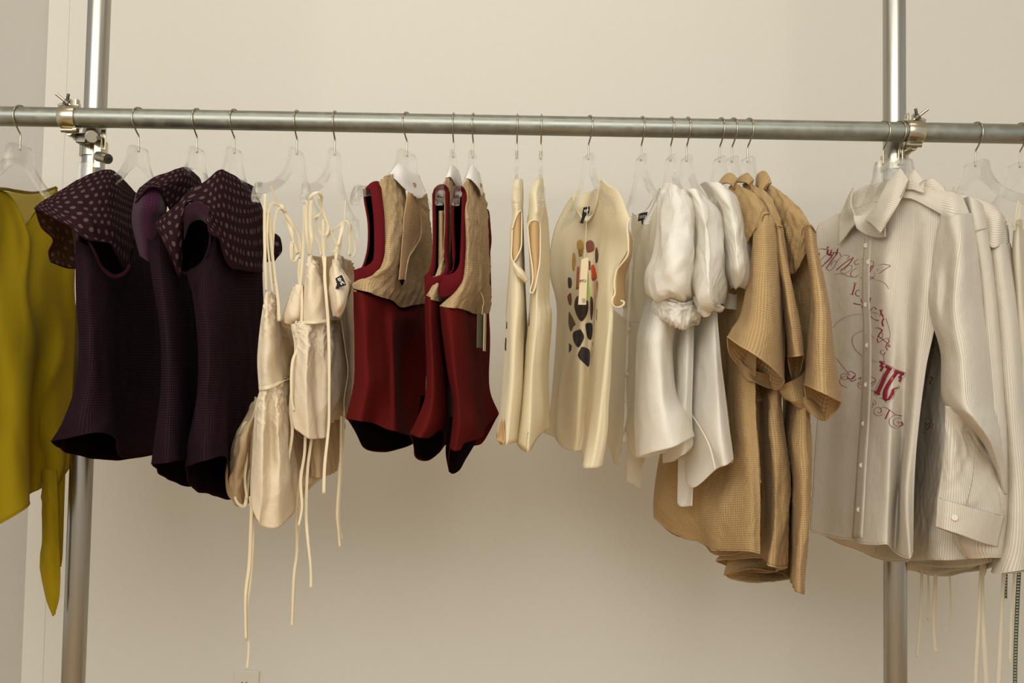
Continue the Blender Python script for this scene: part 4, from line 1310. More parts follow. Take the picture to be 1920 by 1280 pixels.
sheet('sleeve_turn', """
1178,428,-18 1183,440,-16 1186,452,-13
1176,480,-19 1181,478,-16 1184,480,-13
1157,508,-18 1165,515,-15 1172,520,-12
1154,548,-19 1164,552,-16 1172,560,-13
1150,570,-19 1160,574,-17 1170,568,-15""", M['tee_in'], t, 12, 40)
bv = bvh_of([Gt[:, :110]])
STN = [
    ('#a8843c', [(1082, 455), (1086, 450), (1093, 452), (1095, 466), (1084, 468)]), ('#8a6a34', [(1084, 469), (1094, 468), (1092, 480), (1086, 481)]),
    ('#7a463c', [(1099, 455), (1107, 450), (1113, 455), (1114, 468), (1104, 473), (1100, 470)]), ('#54382e', [(1118, 463), (1122, 475), (1121, 490), (1117, 492), (1116, 476)]),
    ('#a07c3c', [(1074, 476), (1078, 475), (1080, 490), (1076, 508), (1073, 498)]), ('#3c2c22', [(1065, 522), (1069, 520), (1072, 526), (1071, 538), (1066, 539)]),
    ('#6e3c2c', [(1064, 556), (1070, 549), (1072, 560), (1071, 571), (1067, 570)]), ('#5e4430', [(1067, 585), (1071, 590), (1079, 607), (1075, 612), (1070, 621), (1066, 605)]),
    ('#b5482a', [(1108, 500), (1113, 496), (1118, 510), (1119, 522), (1110, 524), (1109, 510)]), ('#5a3226', [(1109, 521), (1119, 520), (1116, 526), (1111, 526)]),
    ('#9c5c40', [(1082, 500), (1087, 499), (1085, 541), (1080, 543)]), ('#5e3c30', [(1104, 488), (1107, 490), (1107, 505), (1104, 506)]),
    ('#a4603c', [(1118, 528), (1122, 530), (1121, 545), (1119, 562), (1116, 555)]),
    ('#33291f', [(1080, 558), (1090, 553), (1100, 558), (1103, 575), (1099, 592), (1090, 602), (1082, 592), (1077, 575)]),
    ('#4a2a26', [(1107, 558), (1111, 560), (1112, 580), (1109, 600), (1107, 590)]), ('#3e2c26', [(1118, 572), (1120, 580), (1119, 601), (1116, 598)]),
    ('#2c2420', [(1098, 608), (1103, 605), (1110, 607), (1111, 622), (1108, 636), (1102, 633), (1099, 620)]),
    ('#262220', [(1076, 622), (1085, 618), (1089, 618), (1095, 630), (1091, 642), (1084, 651), (1077, 642), (1074, 630)]),
    ('#4a362e', [(1114, 615), (1117, 618), (1115, 638), (1113, 632)]), ('#3e302a', [(1067, 643), (1072, 648), (1071, 656), (1067, 661)]),
    ('#4a362e', [(1111, 640), (1115, 650), (1114, 666), (1112, 660)]),
    ('#332c2c', [(1088, 655), (1092, 650), (1104, 655), (1106, 668), (1104, 686), (1098, 683), (1084, 668)]),
]
for i, (c_, p_) in enumerate(STN):
    m_ = plain('stone_print_' + c_[1:], c_, .8, 0, 90, '#%02x%02x%02x' % tuple(min(255, int(int(c_[k:k + 2], 16) * 1.2)) for k in (1, 3, 5)))
    patch('printed_stone', bv, p_, m_, t, off=.0022)
sheet('brand_label', """
1094,389,3 1099,388,2.6 1106,387,2.2
1092,399,2.6 1098,401,2.2 1105,397,1.6
1091,404,2.2 1096,405,2 1102,402,1.4""", M['black'], t, 8, 8)
sheet('size_label', """
1092,403,1.6 1095,404,1.4 1098,404,1.2
1090,411,1 1093,412,.8 1095,412,.6
1087,417,.2 1090,418,.1 1093,419,0""", M['black'], t, 6, 8)
for k, (a_, b_) in enumerate([((1096, 393), (1097, 398)), ((1099, 392), (1099, 398)), ((1102, 391), (1102, 396)), ((1095, 395), (1104, 393))]):
    rod('label_lettering', [(*a_, .013), ((a_[0] + b_[0]) / 2, (a_[1] + b_[1]) / 2, .013), (*b_, .013)], .0006, M['ink'], t, n=6)
rod('tag_string', [(1102, 388, .0), (1100, 410, -.03), (1098, 450, -.06), (1096, 486, -.07)], .0007, M['cream_tape'], t)
yy = -.085
V = [P(1090, 486, yy), P(1103, 482, yy), P(1099, 571, yy), P(1084, 571, yy)]
def card(name, V, mat, t, th=.001):
    n_ = [v + Vector((0, th, 0)) for v in V]
    return mesh_obj(name, V + n_, [(0, 3, 2, 1), (4, 5, 6, 7), (0, 1, 5, 4), (1, 2, 6, 5), (2, 3, 7, 6), (3, 0, 4, 7)], mat, t, smooth=False)
o = card('card_tag', V, M['paper'], t); o['label'] = 'cream card tag'
o = card('card_tag', [P(1101, 500, yy + .004), P(1103, 510, yy + .004), P(1107, 562, yy + .004), P(1098, 563, yy + .004)], M['green'], t); o['label'] = 'green card tag'
for a_ in ([(1086, 527), (1089, 524), (1087, 530)], [(1089, 529), (1091, 524), (1093, 529)], [(1093, 529), (1094, 524), (1096, 524)], [(1096, 526), (1097, 529), (1099, 524)]):
    rod('tag_lettering', [(x_, y_, yy - .001) for x_, y_ in a_], .0004, M['black'], t, n=8, seg=5)
for k in range(4):
    rod('tag_small_print', [(1091 + k * .1, 560 + k * 2.4, yy - .001), (1095, 560 + k * 2.4, yy - .001), (1098, 559.5 + k * 2.4, yy - .001)], .0003, M['black'], t, n=5, seg=4)

# white puff-sleeve blouses ------------------------------------------------------------------
WG = 'white puff-sleeve blouses'
WW = [(.0024, 6, 1.2, 71, mid), (.006, -18, 7, 73)]
PW = [(.006, 6, 3.5, 75), (.016, -20, 13, 76, mid), (.009, -46, 30, 77, mid)]
t = garment(1203, 'white_blouse', 'leftmost white blouse, its sheer button front open to view beside the stone-print tee', 'blouse', WG)
_, Gf = sheet('front', """
1185,398,3 1193,402,0 1203,414,-2 1214,420,-4 1228,400,-8 1238,360,-12
1184,440,8 1190,446,4 1202,450,0 1214,455,-4 1228,450,-8 1240,430,-14
1180,500,12 1187,505,6 1200,505,1 1214,505,-4 1228,505,-10 1240,505,-14
1172,560,16 1183,565,8 1196,565,2 1212,565,-4 1228,565,-10 1244,565,-14
1166,600,17 1177,605,10 1190,605,3 1206,605,-4 1224,605,-10 1240,600,-14""", M['white_sheer'], t, 50, 50, wr=[(.002, 14, 4, 74)])
_, Gf2 = sheet('front_skirt', """
1150,580,17 1164,590,13 1175,600,9 1184,604,5 1200,605,-2 1216,605,-6
1142,650,17 1160,660,12 1174,665,8 1182,668,4 1198,670,-2 1210,670,-6
1134,740,17 1154,750,12 1170,755,7 1180,758,3 1192,758,-2 1204,755,-6
1130,800,17 1146,835,12 1160,862,7 1172,800,4 1186,800,-1 1200,800,-5
1130,804,17 1147,840,12 1158,866,7 1173,805,4 1184,850,-1 1196,858,-5""", M['white_sheer'], t, 50, 60, wr=WW)
sheet('far_sleeve', """
1186,440,16 1192,430,12 1200,440,10
1172,480,17 1183,470,10 1192,480,9
1160,530,17 1175,520,9 1188,530,9
1168,580,17 1178,575,10 1188,575,9""", M['white_sheer'], t, 20, 24, wr=[(.002, 20, 9, 78)])
_, Gk = tube('skirt', """
1222,520,-4 1230,520,-7 1240,520,-10 1252,520,-11 1264,520,-10 1280,520,-8
1196,620,-6 1208,620,-11 1222,620,-16 1240,620,-17 1255,620,-14 1266,620,-8
1192,660,-6 1206,660,-11 1222,660,-17 1240,660,-18 1255,660,-14 1262,660,-8
1190,740,-6 1206,742,-12 1224,742,-18 1244,740,-20 1262,738,-15 1270,735,-9
1189,800,-6 1206,805,-12 1226,805,-19 1250,795,-22 1278,780,-18 1290,772,-10
1192,858,-6 1204,855,-12 1226,847,-19 1262,838,-22 1285,826,-19 1303,817,-12""", M['white'], t, 'R', T=.05, nu=80, wr=WW, top=.2)
sheet('back_tail', """
1178,780,8 1190,790,6 1206,790,4 1215,790,2
1178,850,8 1190,855,6 1205,850,4 1212,850,2
1177,880,8 1188,880,6 1200,872,4 1208,868,2
1176,903,8 1187,908,6 1197,914,4 1203,885,2""", M['white_sheer'], t, 30, 34, wr=WW)
ribbon('button_placket', '1187,446,2.8 1184,480,4 1181,540,6 1178,600,7 1176,660,6.8 1175,720,6 1173,780,4.6 1170,830,5', 7, M['white'], t)
for py_ in (616, 700, 751, 806):
    q = P(1178.5 - (py_ - 600) * .025, py_, .05)
    bm = bmesh.new(); cyl_bm(bm, q, q + Vector((0, .002, 0)), .0042, 20); bm_obj('button', bm, M['button'], t, smooth=True)
rod('neck_edge', [(1185, 397, .03), (1192, 402, .0), (1200, 400, .02), (1214, 390, .0), (1225, 372, -.06), (1238, 352, -.11)], .0012, M['white'], t)
rod('front_edge', [(1238, 352, -.12), (1222, 390, -.07), (1205, 418, -.03), (1192, 436, .01), (1187, 450, .03), (1186, 500, .05)], .0016, M['white'], t)
_, Gsl = tube('puff_sleeve', """
1246,345,-14 1256,343,-16 1266,350,-18 1274,356,-18 1282,358,-17 1290,372,-15
1234,375,-14 1248,370,-18 1264,374,-21 1278,378,-22 1292,380,-20 1303,390,-16
1231,430,-14 1246,432,-19 1262,436,-23 1278,436,-23 1294,434,-21 1306,430,-16
1222,480,-14 1238,478,-20 1256,476,-25 1276,474,-25 1294,474,-22 1307,474,-17
1209,512,-14 1226,515,-21 1250,518,-26 1274,516,-27 1294,514,-23 1306,514,-17
1211,548,-14 1230,552,-20 1250,554,-25 1274,556,-25 1294,552,-22 1304,550,-17
1228,562,-13 1240,566,-17 1256,568,-20 1274,570,-20 1290,568,-18 1302,562,-15""",
    M['white'], t, 'R', T=.06, nu=110, nv=110, wr=PW, top=.3, gp=1.2)
_, Gcf = tube('sleeve_frill', """
1226,556,-15 1240,562,-19 1256,566,-22 1274,568,-22 1290,566,-20 1304,560,-16
1222,572,-14 1240,578,-19 1258,582,-22 1276,584,-22 1292,580,-20 1312,572,-16
1226,590,-13 1246,600,-18 1264,606,-21 1280,608,-21 1298,600,-19 1318,588,-16
1240,598,-12 1254,606,-16 1268,612,-18 1282,614,-18 1296,606,-17 1312,594,-15""", M['white'], t, 'R', T=.04, nu=100, nv=50, wr=[(.010, -45, 40, 79), (.0015, 40, 20, 80)], top=.3)
bm_ = None
sheet('brand_label', """
1197,401,-3 1203,399,-3.2 1209,398,-3.4 1214,397,-3.6
1197,408,-3 1203,407,-3.2 1209,406,-3.4 1213,405,-3.6
1196,415,-3 1202,413,-3.2 1208,411,-3.4 1211,410,-3.6""", M['black'], t, 8, 8)
sheet('label_tail', """
1201,411,-3.4 1204,411,-3.5 1207,411,-3.6
1203,416,-3.4 1204.5,416,-3.5 1206,415,-3.6
1204,421,-3.4 1204.5,421,-3.5 1205,420,-3.6""", M['black'], t, 5, 5)
for k in range(4):
    x_ = 1199 + k * 3.2
    rod('label_lettering', [(x_, 404 - k * .5, -.038), (x_ + 1.6, 406.5 - k * .5, -.038), (x_ + .4, 409.5 - k * .5, -.038)], .0005, M['ink'], t, n=7, seg=5)
rod('neck_string', [(1180, 406, -.10), (1192, 406, -.07), (1198, 402, -.04)], .0005, M['cream_tape'], t, n=8)

t = garment(1258, 'white_blouse', 'middle white blouse, its tall puffed sleeve standing between the other two', 'blouse', WG)
_, Gk = tube('skirt', """
1262,520,2 1270,520,-3 1280,520,-6 1290,520,-8 1302,520,-7
1256,680,2 1265,682,-3 1276,684,-9 1288,684,-12 1300,682,-10
1250,770,2 1260,772,-3 1272,774,-9 1284,774,-12 1298,770,-10
1243,838,2 1256,838,-3 1270,836,-9 1284,834,-12 1300,828,-10
1243,868,2 1254,865,-3 1268,860,-9 1280,853,-12 1293,843,-10""", M['white'], t, 'R', T=.04, wr=WW, top=.2)
_, Gsl = tube('puff_sleeve', """
1287,356,-14 1293,354,-17 1300,358,-19 1308,362,-19 1316,368,-17 1323,374,-14
1292,385,-15 1302,382,-20 1314,384,-22 1328,388,-21 1340,394,-18 1346,402,-13
1302,430,-16 1312,430,-21 1324,430,-24 1336,430,-22 1348,432,-18 1355,436,-12
1303,480,-16 1314,480,-22 1326,480,-25 1340,480,-23 1352,482,-18 1361,484,-12
1300,525,-16 1312,528,-23 1328,530,-27 1344,528,-24 1357,526,-19 1367,524,-12
1304,556,-16 1316,562,-22 1330,566,-25 1344,564,-23 1356,558,-18 1364,552,-13
1316,570,-15 1324,576,-19 1334,580,-20 1344,578,-19 1352,572,-17 1358,568,-14""",
    M['white'], t, 'R', T=.06, nu=110, nv=110, wr=[(.005, 6, 2.5, 80), (.013, -22, 9, 81, mid), (.008, -46, 26, 82, mid)], top=.3, gp=1.2)
sheet('sleeve_frill', """
1300,555,-19 1316,565,-21 1332,572,-20 1350,570,-17
1304,575,-18 1320,580,-20 1336,582,-19 1352,575,-16
1312,588,-17 1324,588,-19 1336,584,-18 1345,578,-16""", M['white'], t, 50, 26, wr=[(.003, 30, 18, 83)])

t = garment(1288, 'white_blouse', 'rightmost white blouse, its sleeve touching the tan shirts and a long tail below', 'blouse', WG)
_, Gk = tube('skirt', """
1296,520,4 1306,520,0 1316,520,-4 1326,520,-7 1334,520,-9 1340,520,-10
1284,650,4 1296,650,-1 1310,650,-7 1326,650,-13 1340,650,-16 1350,650,-15
1276,735,4 1290,738,-1 1306,740,-8 1326,742,-14 1346,742,-18 1361,738,-15
1272,810,4 1288,818,-1 1306,824,-9 1328,824,-16 1352,818,-20 1369,805,-15
1280,870,4 1288,890,-1 1299,914,-9 1342,880,-16 1360,872,-20 1376,860,-15""", M['white'], t, 'R', T=.06, nu=80, wr=WW, top=.2)
rod('side_seam', [(1270, 720, -.03), (1290, 765, -.06), (1312, 800, -.13), (1330, 835, -.175), (1341, 878, -.19)], .0014, M['white'], t)
sheet('back_tail', """
1272,850,2 1284,850,0 1296,850,-1 1304,850,-2
1271,890,2 1282,890,.6 1294,890,-.4 1302,890,-2
1270,925,2 1282,925,.6 1292,925,-.4 1300,925,-2
1270,943,2 1276,949,1 1288,949,0 1299,948,-2""", M['white'], t, 24, 30, wr=[(.001, 10, 3, 84)])
_, Gsl = tube('puff_sleeve', """
1312,345,-8 1322,340,-12 1334,342,-15 1346,344,-17 1358,350,-17 1368,356,-14
1324,362,-8 1336,360,-15 1348,362,-19 1362,366,-20 1376,372,-18 1387,378,-13
1346,400,-9 1356,400,-16 1366,402,-20 1378,404,-21 1390,408,-18 1398,412,-13
1352,450,-10 1362,450,-18 1374,450,-22 1386,450,-22 1398,452,-18 1405,456,-13
1356,500,-10 1366,502,-19 1378,504,-24 1390,502,-24 1401,500,-19 1407,496,-13
1362,528,-10 1372,534,-17 1382,537,-20 1392,536,-20 1400,530,-17 1404,524,-13
1366,536,-10 1374,541,-15 1382,543,-17 1390,542,-17 1396,537,-15 1400,532,-13""",
    M['white'], t, 'R', T=.06, nu=100, nv=100, wr=[(.004, 6, 2.5, 85), (.011, -24, 8, 86, mid), (.007, -46, 26, 87, mid)], top=.3, gp=1.2)
sheet('sleeve_frill', """
1362,545,-8 1370,550,-9 1380,552,-9 1386,545,-8
1362,562,-8 1370,566,-9 1378,570,-9 1386,572,-8
1352,576,-8 1364,579,-9 1376,580,-9 1386,580,-8""", M['white_sheer'], t, 20, 20, wr=[(.002, 30, 18, 87)])

# tan gingham shirts ------------------------------------------------------------------
NG = 'tan gingham shirts'
NW = [(.0026, 8, 1.5, 91, mid), (.003, -28, 14, 92), (.0006, 60, 26, 93)]
t = garment(1350, 'gingham_shirt', 'leftmost tan gingham shirt, wide short sleeve in front of the other two, beside white blouses', 'shirt', NG)
_, Gb = tube('body', """
1320,430,12 1335,410,6 1350,390,0 1366,370,-4 1380,355,-8 1398,358,-11
1300,520,14 1320,510,8 1342,500,1 1362,490,-4 1384,480,-9 1410,470,-14
1290,600,15 1312,600,9 1336,600,2 1358,590,-3 1385,580,-9 1420,570,-14
1262,740,15 1290,745,9 1318,745,3 1360,740,-2 1388,740,-12 1415,745,-14
1236,860,16 1262,865,10 1300,868,5 1362,860,-3 1396,860,-14 1420,860,-15
1226,930,16 1250,950,10 1300,960,5 1330,960,-3 1400,955,-15 1424,950,-15
1226,970,16 1262,998,11 1318,1017,6 1340,1030,-3 1400,1032,-15 1425,1037,-15""",
    M['tan'], t, 'R', T=.05, nu=110, nv=110, wr=NW, top=.2, back='1226,970,16 1262,1000,20 1318,1022,18 1345,1040,8 1400,1034,-6 1425,1037,-15')
edge('hem', Gb, M['tan'], t, .0013)
_, Gsh = sheet('shoulder', """
1352,372,-2 1364,356,-6 1378,344,-9 1395,352,-13 1415,364,-16 1433,382,-17
1352,400,-4 1368,390,-8 1382,380,-12 1402,378,-16 1420,384,-18.5 1438,392,-18
1356,440,-4 1372,430,-9 1390,420,-14 1406,410,-17 1424,404,-19.5 1441,403,-19
1370,480,-6 1384,470,-10 1398,460,-15 1410,440,-18 1425,428,-19.5 1440,410,-19""", M['tan'], t, 50, 40, wr=[(.0012, 30, 12, 94)])
_, Gc = sheet('collar', """
1347,345,-3 1354,334,-5 1362,327,-6 1370,325,-7 1378,330,-8 1383,338,-8.4
1340,352,-3 1352,346,-7 1362,343,-9 1370,345,-10 1376,352,-10 1377,356,-9.6""", M['tan'], t, 30, 14, solid=.003)
rod('collar_seam', [(1383, 338, -.088), (1379, 343, -.096), (1376, 350, -.102), (1375, 356, -.10)], .0011, M['tan_edge'], t)
SLW = [(.0025, 7, 2.5, 95, mid), (.0032, -26, 18, 96)]
_, Gs = tube('sleeve', """
1424,402,-18 1430,398,-20 1436,396,-21 1441,398,-21 1447,402,-20 1450,410,-17
1414,430,-18 1422,430,-22 1432,428,-23.5 1442,428,-23 1452,430,-21 1460,440,-17
1409,480,-18 1420,482,-23 1434,484,-25 1448,484,-24 1458,484,-21 1465,490,-17
1399,540,-18 1414,544,-24 1432,548,-26 1450,550,-25 1461,552,-22 1468,556,-17
1388,590,-18 1406,598,-25 1428,608,-27 1448,614,-26 1462,620,-22 1469,625,-17
1372,616,-18 1394,630,-26 1420,648,-29 1444,664,-27 1461,678,-22 1470,690,-17
1364,631,-18 1388,648,-27 1414,664,-30 1442,684,-28 1460,700,-23 1471,714,-17""",
    M['tan'], t, 'R', T=.05, nu=90, nv=90, wr=SLW, top=.3,
    back='1363,633,-18 1372,668,-14 1399,698,-11 1430,716,-11 1457,730,-13 1471,716,-17')
edge('sleeve_hem', Gs, M['tan'], t, .0014)
_, Gs2 = tube('far_sleeve', """
1368,650,-8 1382,668,-12 1396,685,-14 1415,695,-14 1440,700,-12 1458,700,-8
1378,680,-8 1390,690,-12 1402,700,-14 1420,708,-14 1442,712,-12 1460,716,-8
1392,700,-8 1400,706,-13 1412,716,-15 1428,722,-15 1444,728,-13 1458,731,-8""", M['tan'], t, 'R', T=.05, nu=50, nv=40, wr=SLW,
    back='1392,702,-8 1396,738,-6 1405,744,-5 1422,752,-4 1440,742,-5 1458,732,-8', top=.2)
rod('shoulder_seam', [(1409, 440, -.20), (1418, 428, -.212), (1428, 420, -.222), (1430, 408, -.22), (1434, 402, -.218), (1444, 401, -.216)], .0011, M['tan_edge'], t)

t = garment(1373, 'gingham_shirt', 'middle tan gingham shirt, only a strip of sleeve and one fold of body showing', 'shirt', NG)
_, Gb = tube('body', """
1380,420,8 1395,400,2 1410,380,-4 1430,360,-8 1448,378,-12
1385,560,9 1400,560,2 1420,555,-5 1445,550,-10 1470,545,-14
1400,700,9 1414,700,2 1432,700,-6 1450,700,-10 1470,700,-13
1416,760,9 1426,760,0 1440,758,-9 1454,758,-10 1466,756,-8
1420,860,10 1430,862,0 1448,862,-11 1464,862,-11 1478,860,-8
1425,950,10 1436,955,0 1450,958,-12 1466,955,-11 1480,950,-8
1342,1050,12 1426,1045,0 1442,1058,-12 1460,1064,-11 1478,1062,-8""",
    M['tan'], t, 'R', T=.05, nu=90, wr=NW, top=.2, back='1342,1052,12 1370,1062,18 1400,1070,16 1440,1072,8 1478,1064,-8')
edge('hem', Gb, M['tan'], t, .0013)
_, Gc = sheet('collar', """
1384,335,-3 1390,330,-5 1397,326,-6 1403,325,-7 1408,331,-8 1413,338,-8.4
1380,342,-3 1388,342,-7 1396,342,-9 1402,344,-10 1407,349,-10 1409,352,-9.6""", M['tan'], t, 26, 14, solid=.003)
rod('collar_seam', [(1413, 338, -.088), (1409, 342, -.096), (1406, 345, -.102), (1404, 350, -.10)], .0011, M['tan_edge'], t)
sheet('shoulder', """
1392,345,-4 1404,342,-8 1418,350,-11 1432,358,-13 1446,370,-14
1400,370,-8 1414,370,-12 1428,376,-15 1442,386,-17 1456,392,-16
1415,390,-10 1428,392,-14 1440,400,-17 1452,410,-18.4 1464,416,-17
1425,410,-11 1436,414,-15 1446,420,-18 1456,424,-19 1467,424,-17.6""", M['tan'], t, 40, 34, wr=[(.001, 30, 12, 97)])
_, Gs = tube('sleeve', """
1448,420,-17 1454,418,-19 1460,420,-19.6 1467,422,-18
1452,460,-17 1459,460,-20 1466,460,-21 1474,462,-18
1462,530,-17 1469,532,-21 1478,534,-22 1485,534,-18
1470,590,-17 1477,593,-22 1486,594,-23 1496,592,-18
1476,640,-17 1483,643,-22 1493,643,-23.4 1504,640,-18
1477,668,-17 1486,668,-22 1496,667,-24 1507,664,-18""", M['tan'], t, 'R', T=.04, nu=50, wr=SLW, top=.3,
    back='1477,669,-17 1481,700,-13 1488,716,-10 1500,700,-12 1507,666,-18')
edge('sleeve_hem', Gs, M['tan'], t, .0013)
rod('shoulder_seam', [(1452, 425, -.205), (1458, 424, -.21), (1467, 426, -.20)], .0011, M['tan_edge'], t)
sheet('far_sleeve', """
1456,725,-12 1480,715,-14 1500,705,-13 1512,690,-12
1470,745,-12 1488,748,-15 1506,745,-14 1520,735,-12
1461,731,-10 1484,750,-13 1504,765,-13 1522,765,-11""", M['tan'], t, 24, 20, wr=SLW)

t = garment(1402, 'gingham_shirt', 'rightmost tan gingham shirt, its near sleeve overlapping the striped shirt', 'shirt', NG)
_, Gb = tube('body', """
1428,420,6 1440,400,0 1455,380,-6 1475,370,-10 1500,400,-14
1440,560,8 1456,555,1 1475,545,-6 1500,540,-11 1525,540,-14
1460,700,8 1472,700,0 1490,700,-7 1510,700,-11 1524,700,-13
1468,756,8 1480,756,-2 1494,756,-10 1508,760,-13 1519,772,-12
1464,830,8 1476,832,-3 1490,835,-12 1508,838,-15 1523,850,-12
1478,895,8 1486,900,-5 1496,905,-14 1510,905,-16 1519,910,-12
1480,1000,8 1487,1005,-6 1496,1010,-15 1507,1010,-16 1516,1005,-12
1482,1090,8 1488,1100,-7 1494,1108,-15 1501,1112,-16 1507,1114,-12""",
    M['tan'], t, 'R', T=.05, nu=90, nv=110, wr=NW, top=.2)
_, Gl = tube('back_drape', """
1400,900,12 1430,905,10 1455,905,8 1480,905,8
1380,1000,12 1420,1010,8 1455,1012,6 1482,1010,8
1359,1070,12 1400,1058,6 1450,1062,4 1482,1070,8
1359,1078,12 1398,1068,4 1450,1070,3 1482,1084,8""", M['tan'], t, 'R', T=.04, wr=NW, top=.4,
    back='1359,1078,12 1372,1086,14 1410,1092,12 1450,1090,10 1482,1086,8')
_, Gc = sheet('collar', """
1419,330,-3 1424,324,-5 1431,321,-6 1437,323,-7 1442,332,-8 1446,344,-8.4
1418,348,-3 1421,352,-7 1424,356,-9 1428,359,-10 1432,358,-10 1436,352,-9.6""", M['tan'], t, 30, 14, solid=.003)
rod('collar_seam', [(1446, 344, -.088), (1440, 345, -.096), (1434, 351, -.102), (1431, 359, -.10)], .0011, M['tan_edge'], t)
sheet('shoulder', """
1430,352,-6 1444,346,-9 1462,358,-12 1482,374,-15 1504,396,-18
1434,380,-8 1450,378,-12 1470,388,-15 1490,400,-18 1514,412,-19.4
1444,420,-8 1460,420,-13 1478,424,-16 1496,430,-18 1520,424,-19.6
1456,470,-8 1470,468,-13 1486,465,-16 1502,452,-18 1527,434,-19.6
1470,520,-8 1482,516,-12 1494,508,-15 1508,480,-17 1524,450,-18""", M['tan'], t, 50, 50, wr=[(.0016, 26, 12, 98)])
_, Gs = tube('sleeve', """
1505,432,-18 1511,424,-20 1517,420,-21 1523,424,-20.4 1528,432,-18
1512,470,-18 1519,468,-22 1526,468,-23 1532,470,-21.4 1535,478,-18
1519,530,-18 1527,532,-23 1536,532,-24 1543,532,-22 1548,530,-18
1520,580,-18 1530,584,-24 1542,586,-25.4 1551,586,-23 1558,584,-18
1513,650,-18 1527,656,-25 1543,660,-27 1556,660,-24 1565,656,-18
1510,700,-18 1526,706,-26 1545,712,-28 1560,714,-25 1572,712,-18
1508,720,-18 1526,728,-27 1546,738,-29 1563,746,-26 1577,752,-18""",
    M['tan'], t, 'R', T=.05, nu=80, nv=90, wr=SLW, top=.3,
    back='1508,722,-18 1512,752,-14 1524,775,-11 1545,788,-10 1566,770,-12 1577,754,-18')
edge('sleeve_hem', Gs, M['tan'], t, .0014)
rod('shoulder_seam', [(1503, 442, -.205), (1505, 430, -.212), (1512, 424, -.218), (1520, 424, -.22), (1530, 436, -.20)], .0011, M['tan_edge'], t)
_, G = sheet('far_sleeve', """
1490,735,-12 1506,742,-14 1522,750,-14 1535,760,-12
1500,752,-13 1514,762,-15 1530,770,-15 1544,778,-13
1506,764,-12 1520,776,-15 1534,784,-15 1546,790,-13""", M['tan'], t, 24, 20)

# ecru striped shirts ------------------------------------------------------------------
SG = 'ecru striped shirts with red writing'
SW = [(.0016, 5, .9, 101, mid), (.005, -12, 7, 102)]
t = garment(1656, 'striped_shirt', 'front ecru striped long-sleeved shirt with red calligraphy printed down its chest', 'shirt', SG)
_, Gsf = tube('body', """
1558,408,14 1575,400,12 1595,412,8 1618,432,3 1640,440,-2 1664,405,-6 1688,372,-9 1712,362,-12 1738,372,-14 1766,398,-16
1531,432,17 1556,440,14 1584,448,9 1610,452,4 1634,470,-1 1660,470,-8 1688,450,-10 1714,440,-12 1738,440,-15 1762,440,-17
1540,520,17 1560,520,15 1586,520,9 1612,520,5 1632,520,-1 1656,520,-9 1680,520,-10 1706,520,-12 1732,520,-17 1755,520,-18
1545,600,17 1564,600,15 1588,600,9 1614,600,4 1632,600,-1 1654,600,-8 1676,600,-11 1700,600,-12 1726,600,-17 1754,602,-18
1540,700,17 1562,702,14 1588,702,8 1614,702,4 1630,702,-2 1650,702,-8 1672,702,-12 1697,702,-11 1716,702,-17 1734,700,-18
1530,820,17 1556,822,14 1584,824,8 1608,824,3 1628,824,-4 1648,824,-10 1670,824,-14 1692,824,-10 1706,824,-17 1720,815,-18
1524,920,17 1550,925,14 1578,930,8 1600,930,3 1622,930,-6 1646,930,-12 1668,930,-15 1684,930,-9 1696,930,-18 1714,920,-18
1519,995,17 1546,1003,14 1576,1009,8 1597,1011,3 1613,1018,-6 1640,1020,-13 1666,1020,-16 1678,1034,-9 1703,1046,-19 1712,1030,-18""",
    M['stripe'], t, 'R', T=.05, nu=150, nv=130, wr=SW, top=.15,
    back='1519,996,17 1545,1004,21 1575,1020,22 1610,1030,20 1645,1046,12 1675,1052,0 1703,1050,-12 1712,1032,-18')
edge('hem', Gsf, M['stripe'], t, .0013)
bv = bvh_of([Gsf[:, :150]])
# button placket and buttons
def surf(px, py, off=.003):
    h = on(bv, px, py, off)
    return h if h is not None else P(px, py, 0)
PL = [(1622, 442), (1618, 500), (1617, 560), (1619, 620), (1618, 700), (1614, 780), (1608, 860), (1603, 940), (1598, 1008)]
VP, VU = [], []
pc = crom(np.array(PL, float), 70)
rowsL = []
for k_, (x_, y_) in enumerate(pc):
    wd = 9 + 5 * k_ / 70
    rowsL.append([tuple(surf(x_ + f_ * wd, y_, .0025)) for f_ in (0, .33, .66, 1, 1.33)])
Gp = np.array(rowsL); U_, V_ = uvs(Gp, False)
grid_obj('button_placket', Gp, M['stripe'], t, False, .002, U_ , V_)
for x_, y_ in ((1625, 460), (1630, 491), (1625, 571), (1628, 647), (1626, 721), (1621, 794), (1617, 872), (1612, 955)):
    q = surf(x_ - 1, y_, .006); dv = (Vector(CO) - q).normalized()
    bm = bmesh.new(); cyl_bm(bm, q - dv * .001, q + dv * .0014, .0052, 26); bm_obj('button', bm, M['button'], t, smooth=True, bevel=.0006)
sheet('collar_band', """
1600,404,-1 1612,404,-1.4 1630,400,-3 1650,398,-6 1664,398,-9
1602,416,-1.4 1616,418,-2 1632,420,-4 1650,424,-7 1660,424,-9.4
1606,428,-1.2 1620,438,-1.6 1634,444,-3 1650,446,-7 1660,444,-9.4""", M['stripe_x'], t, 30, 16, solid=.002)
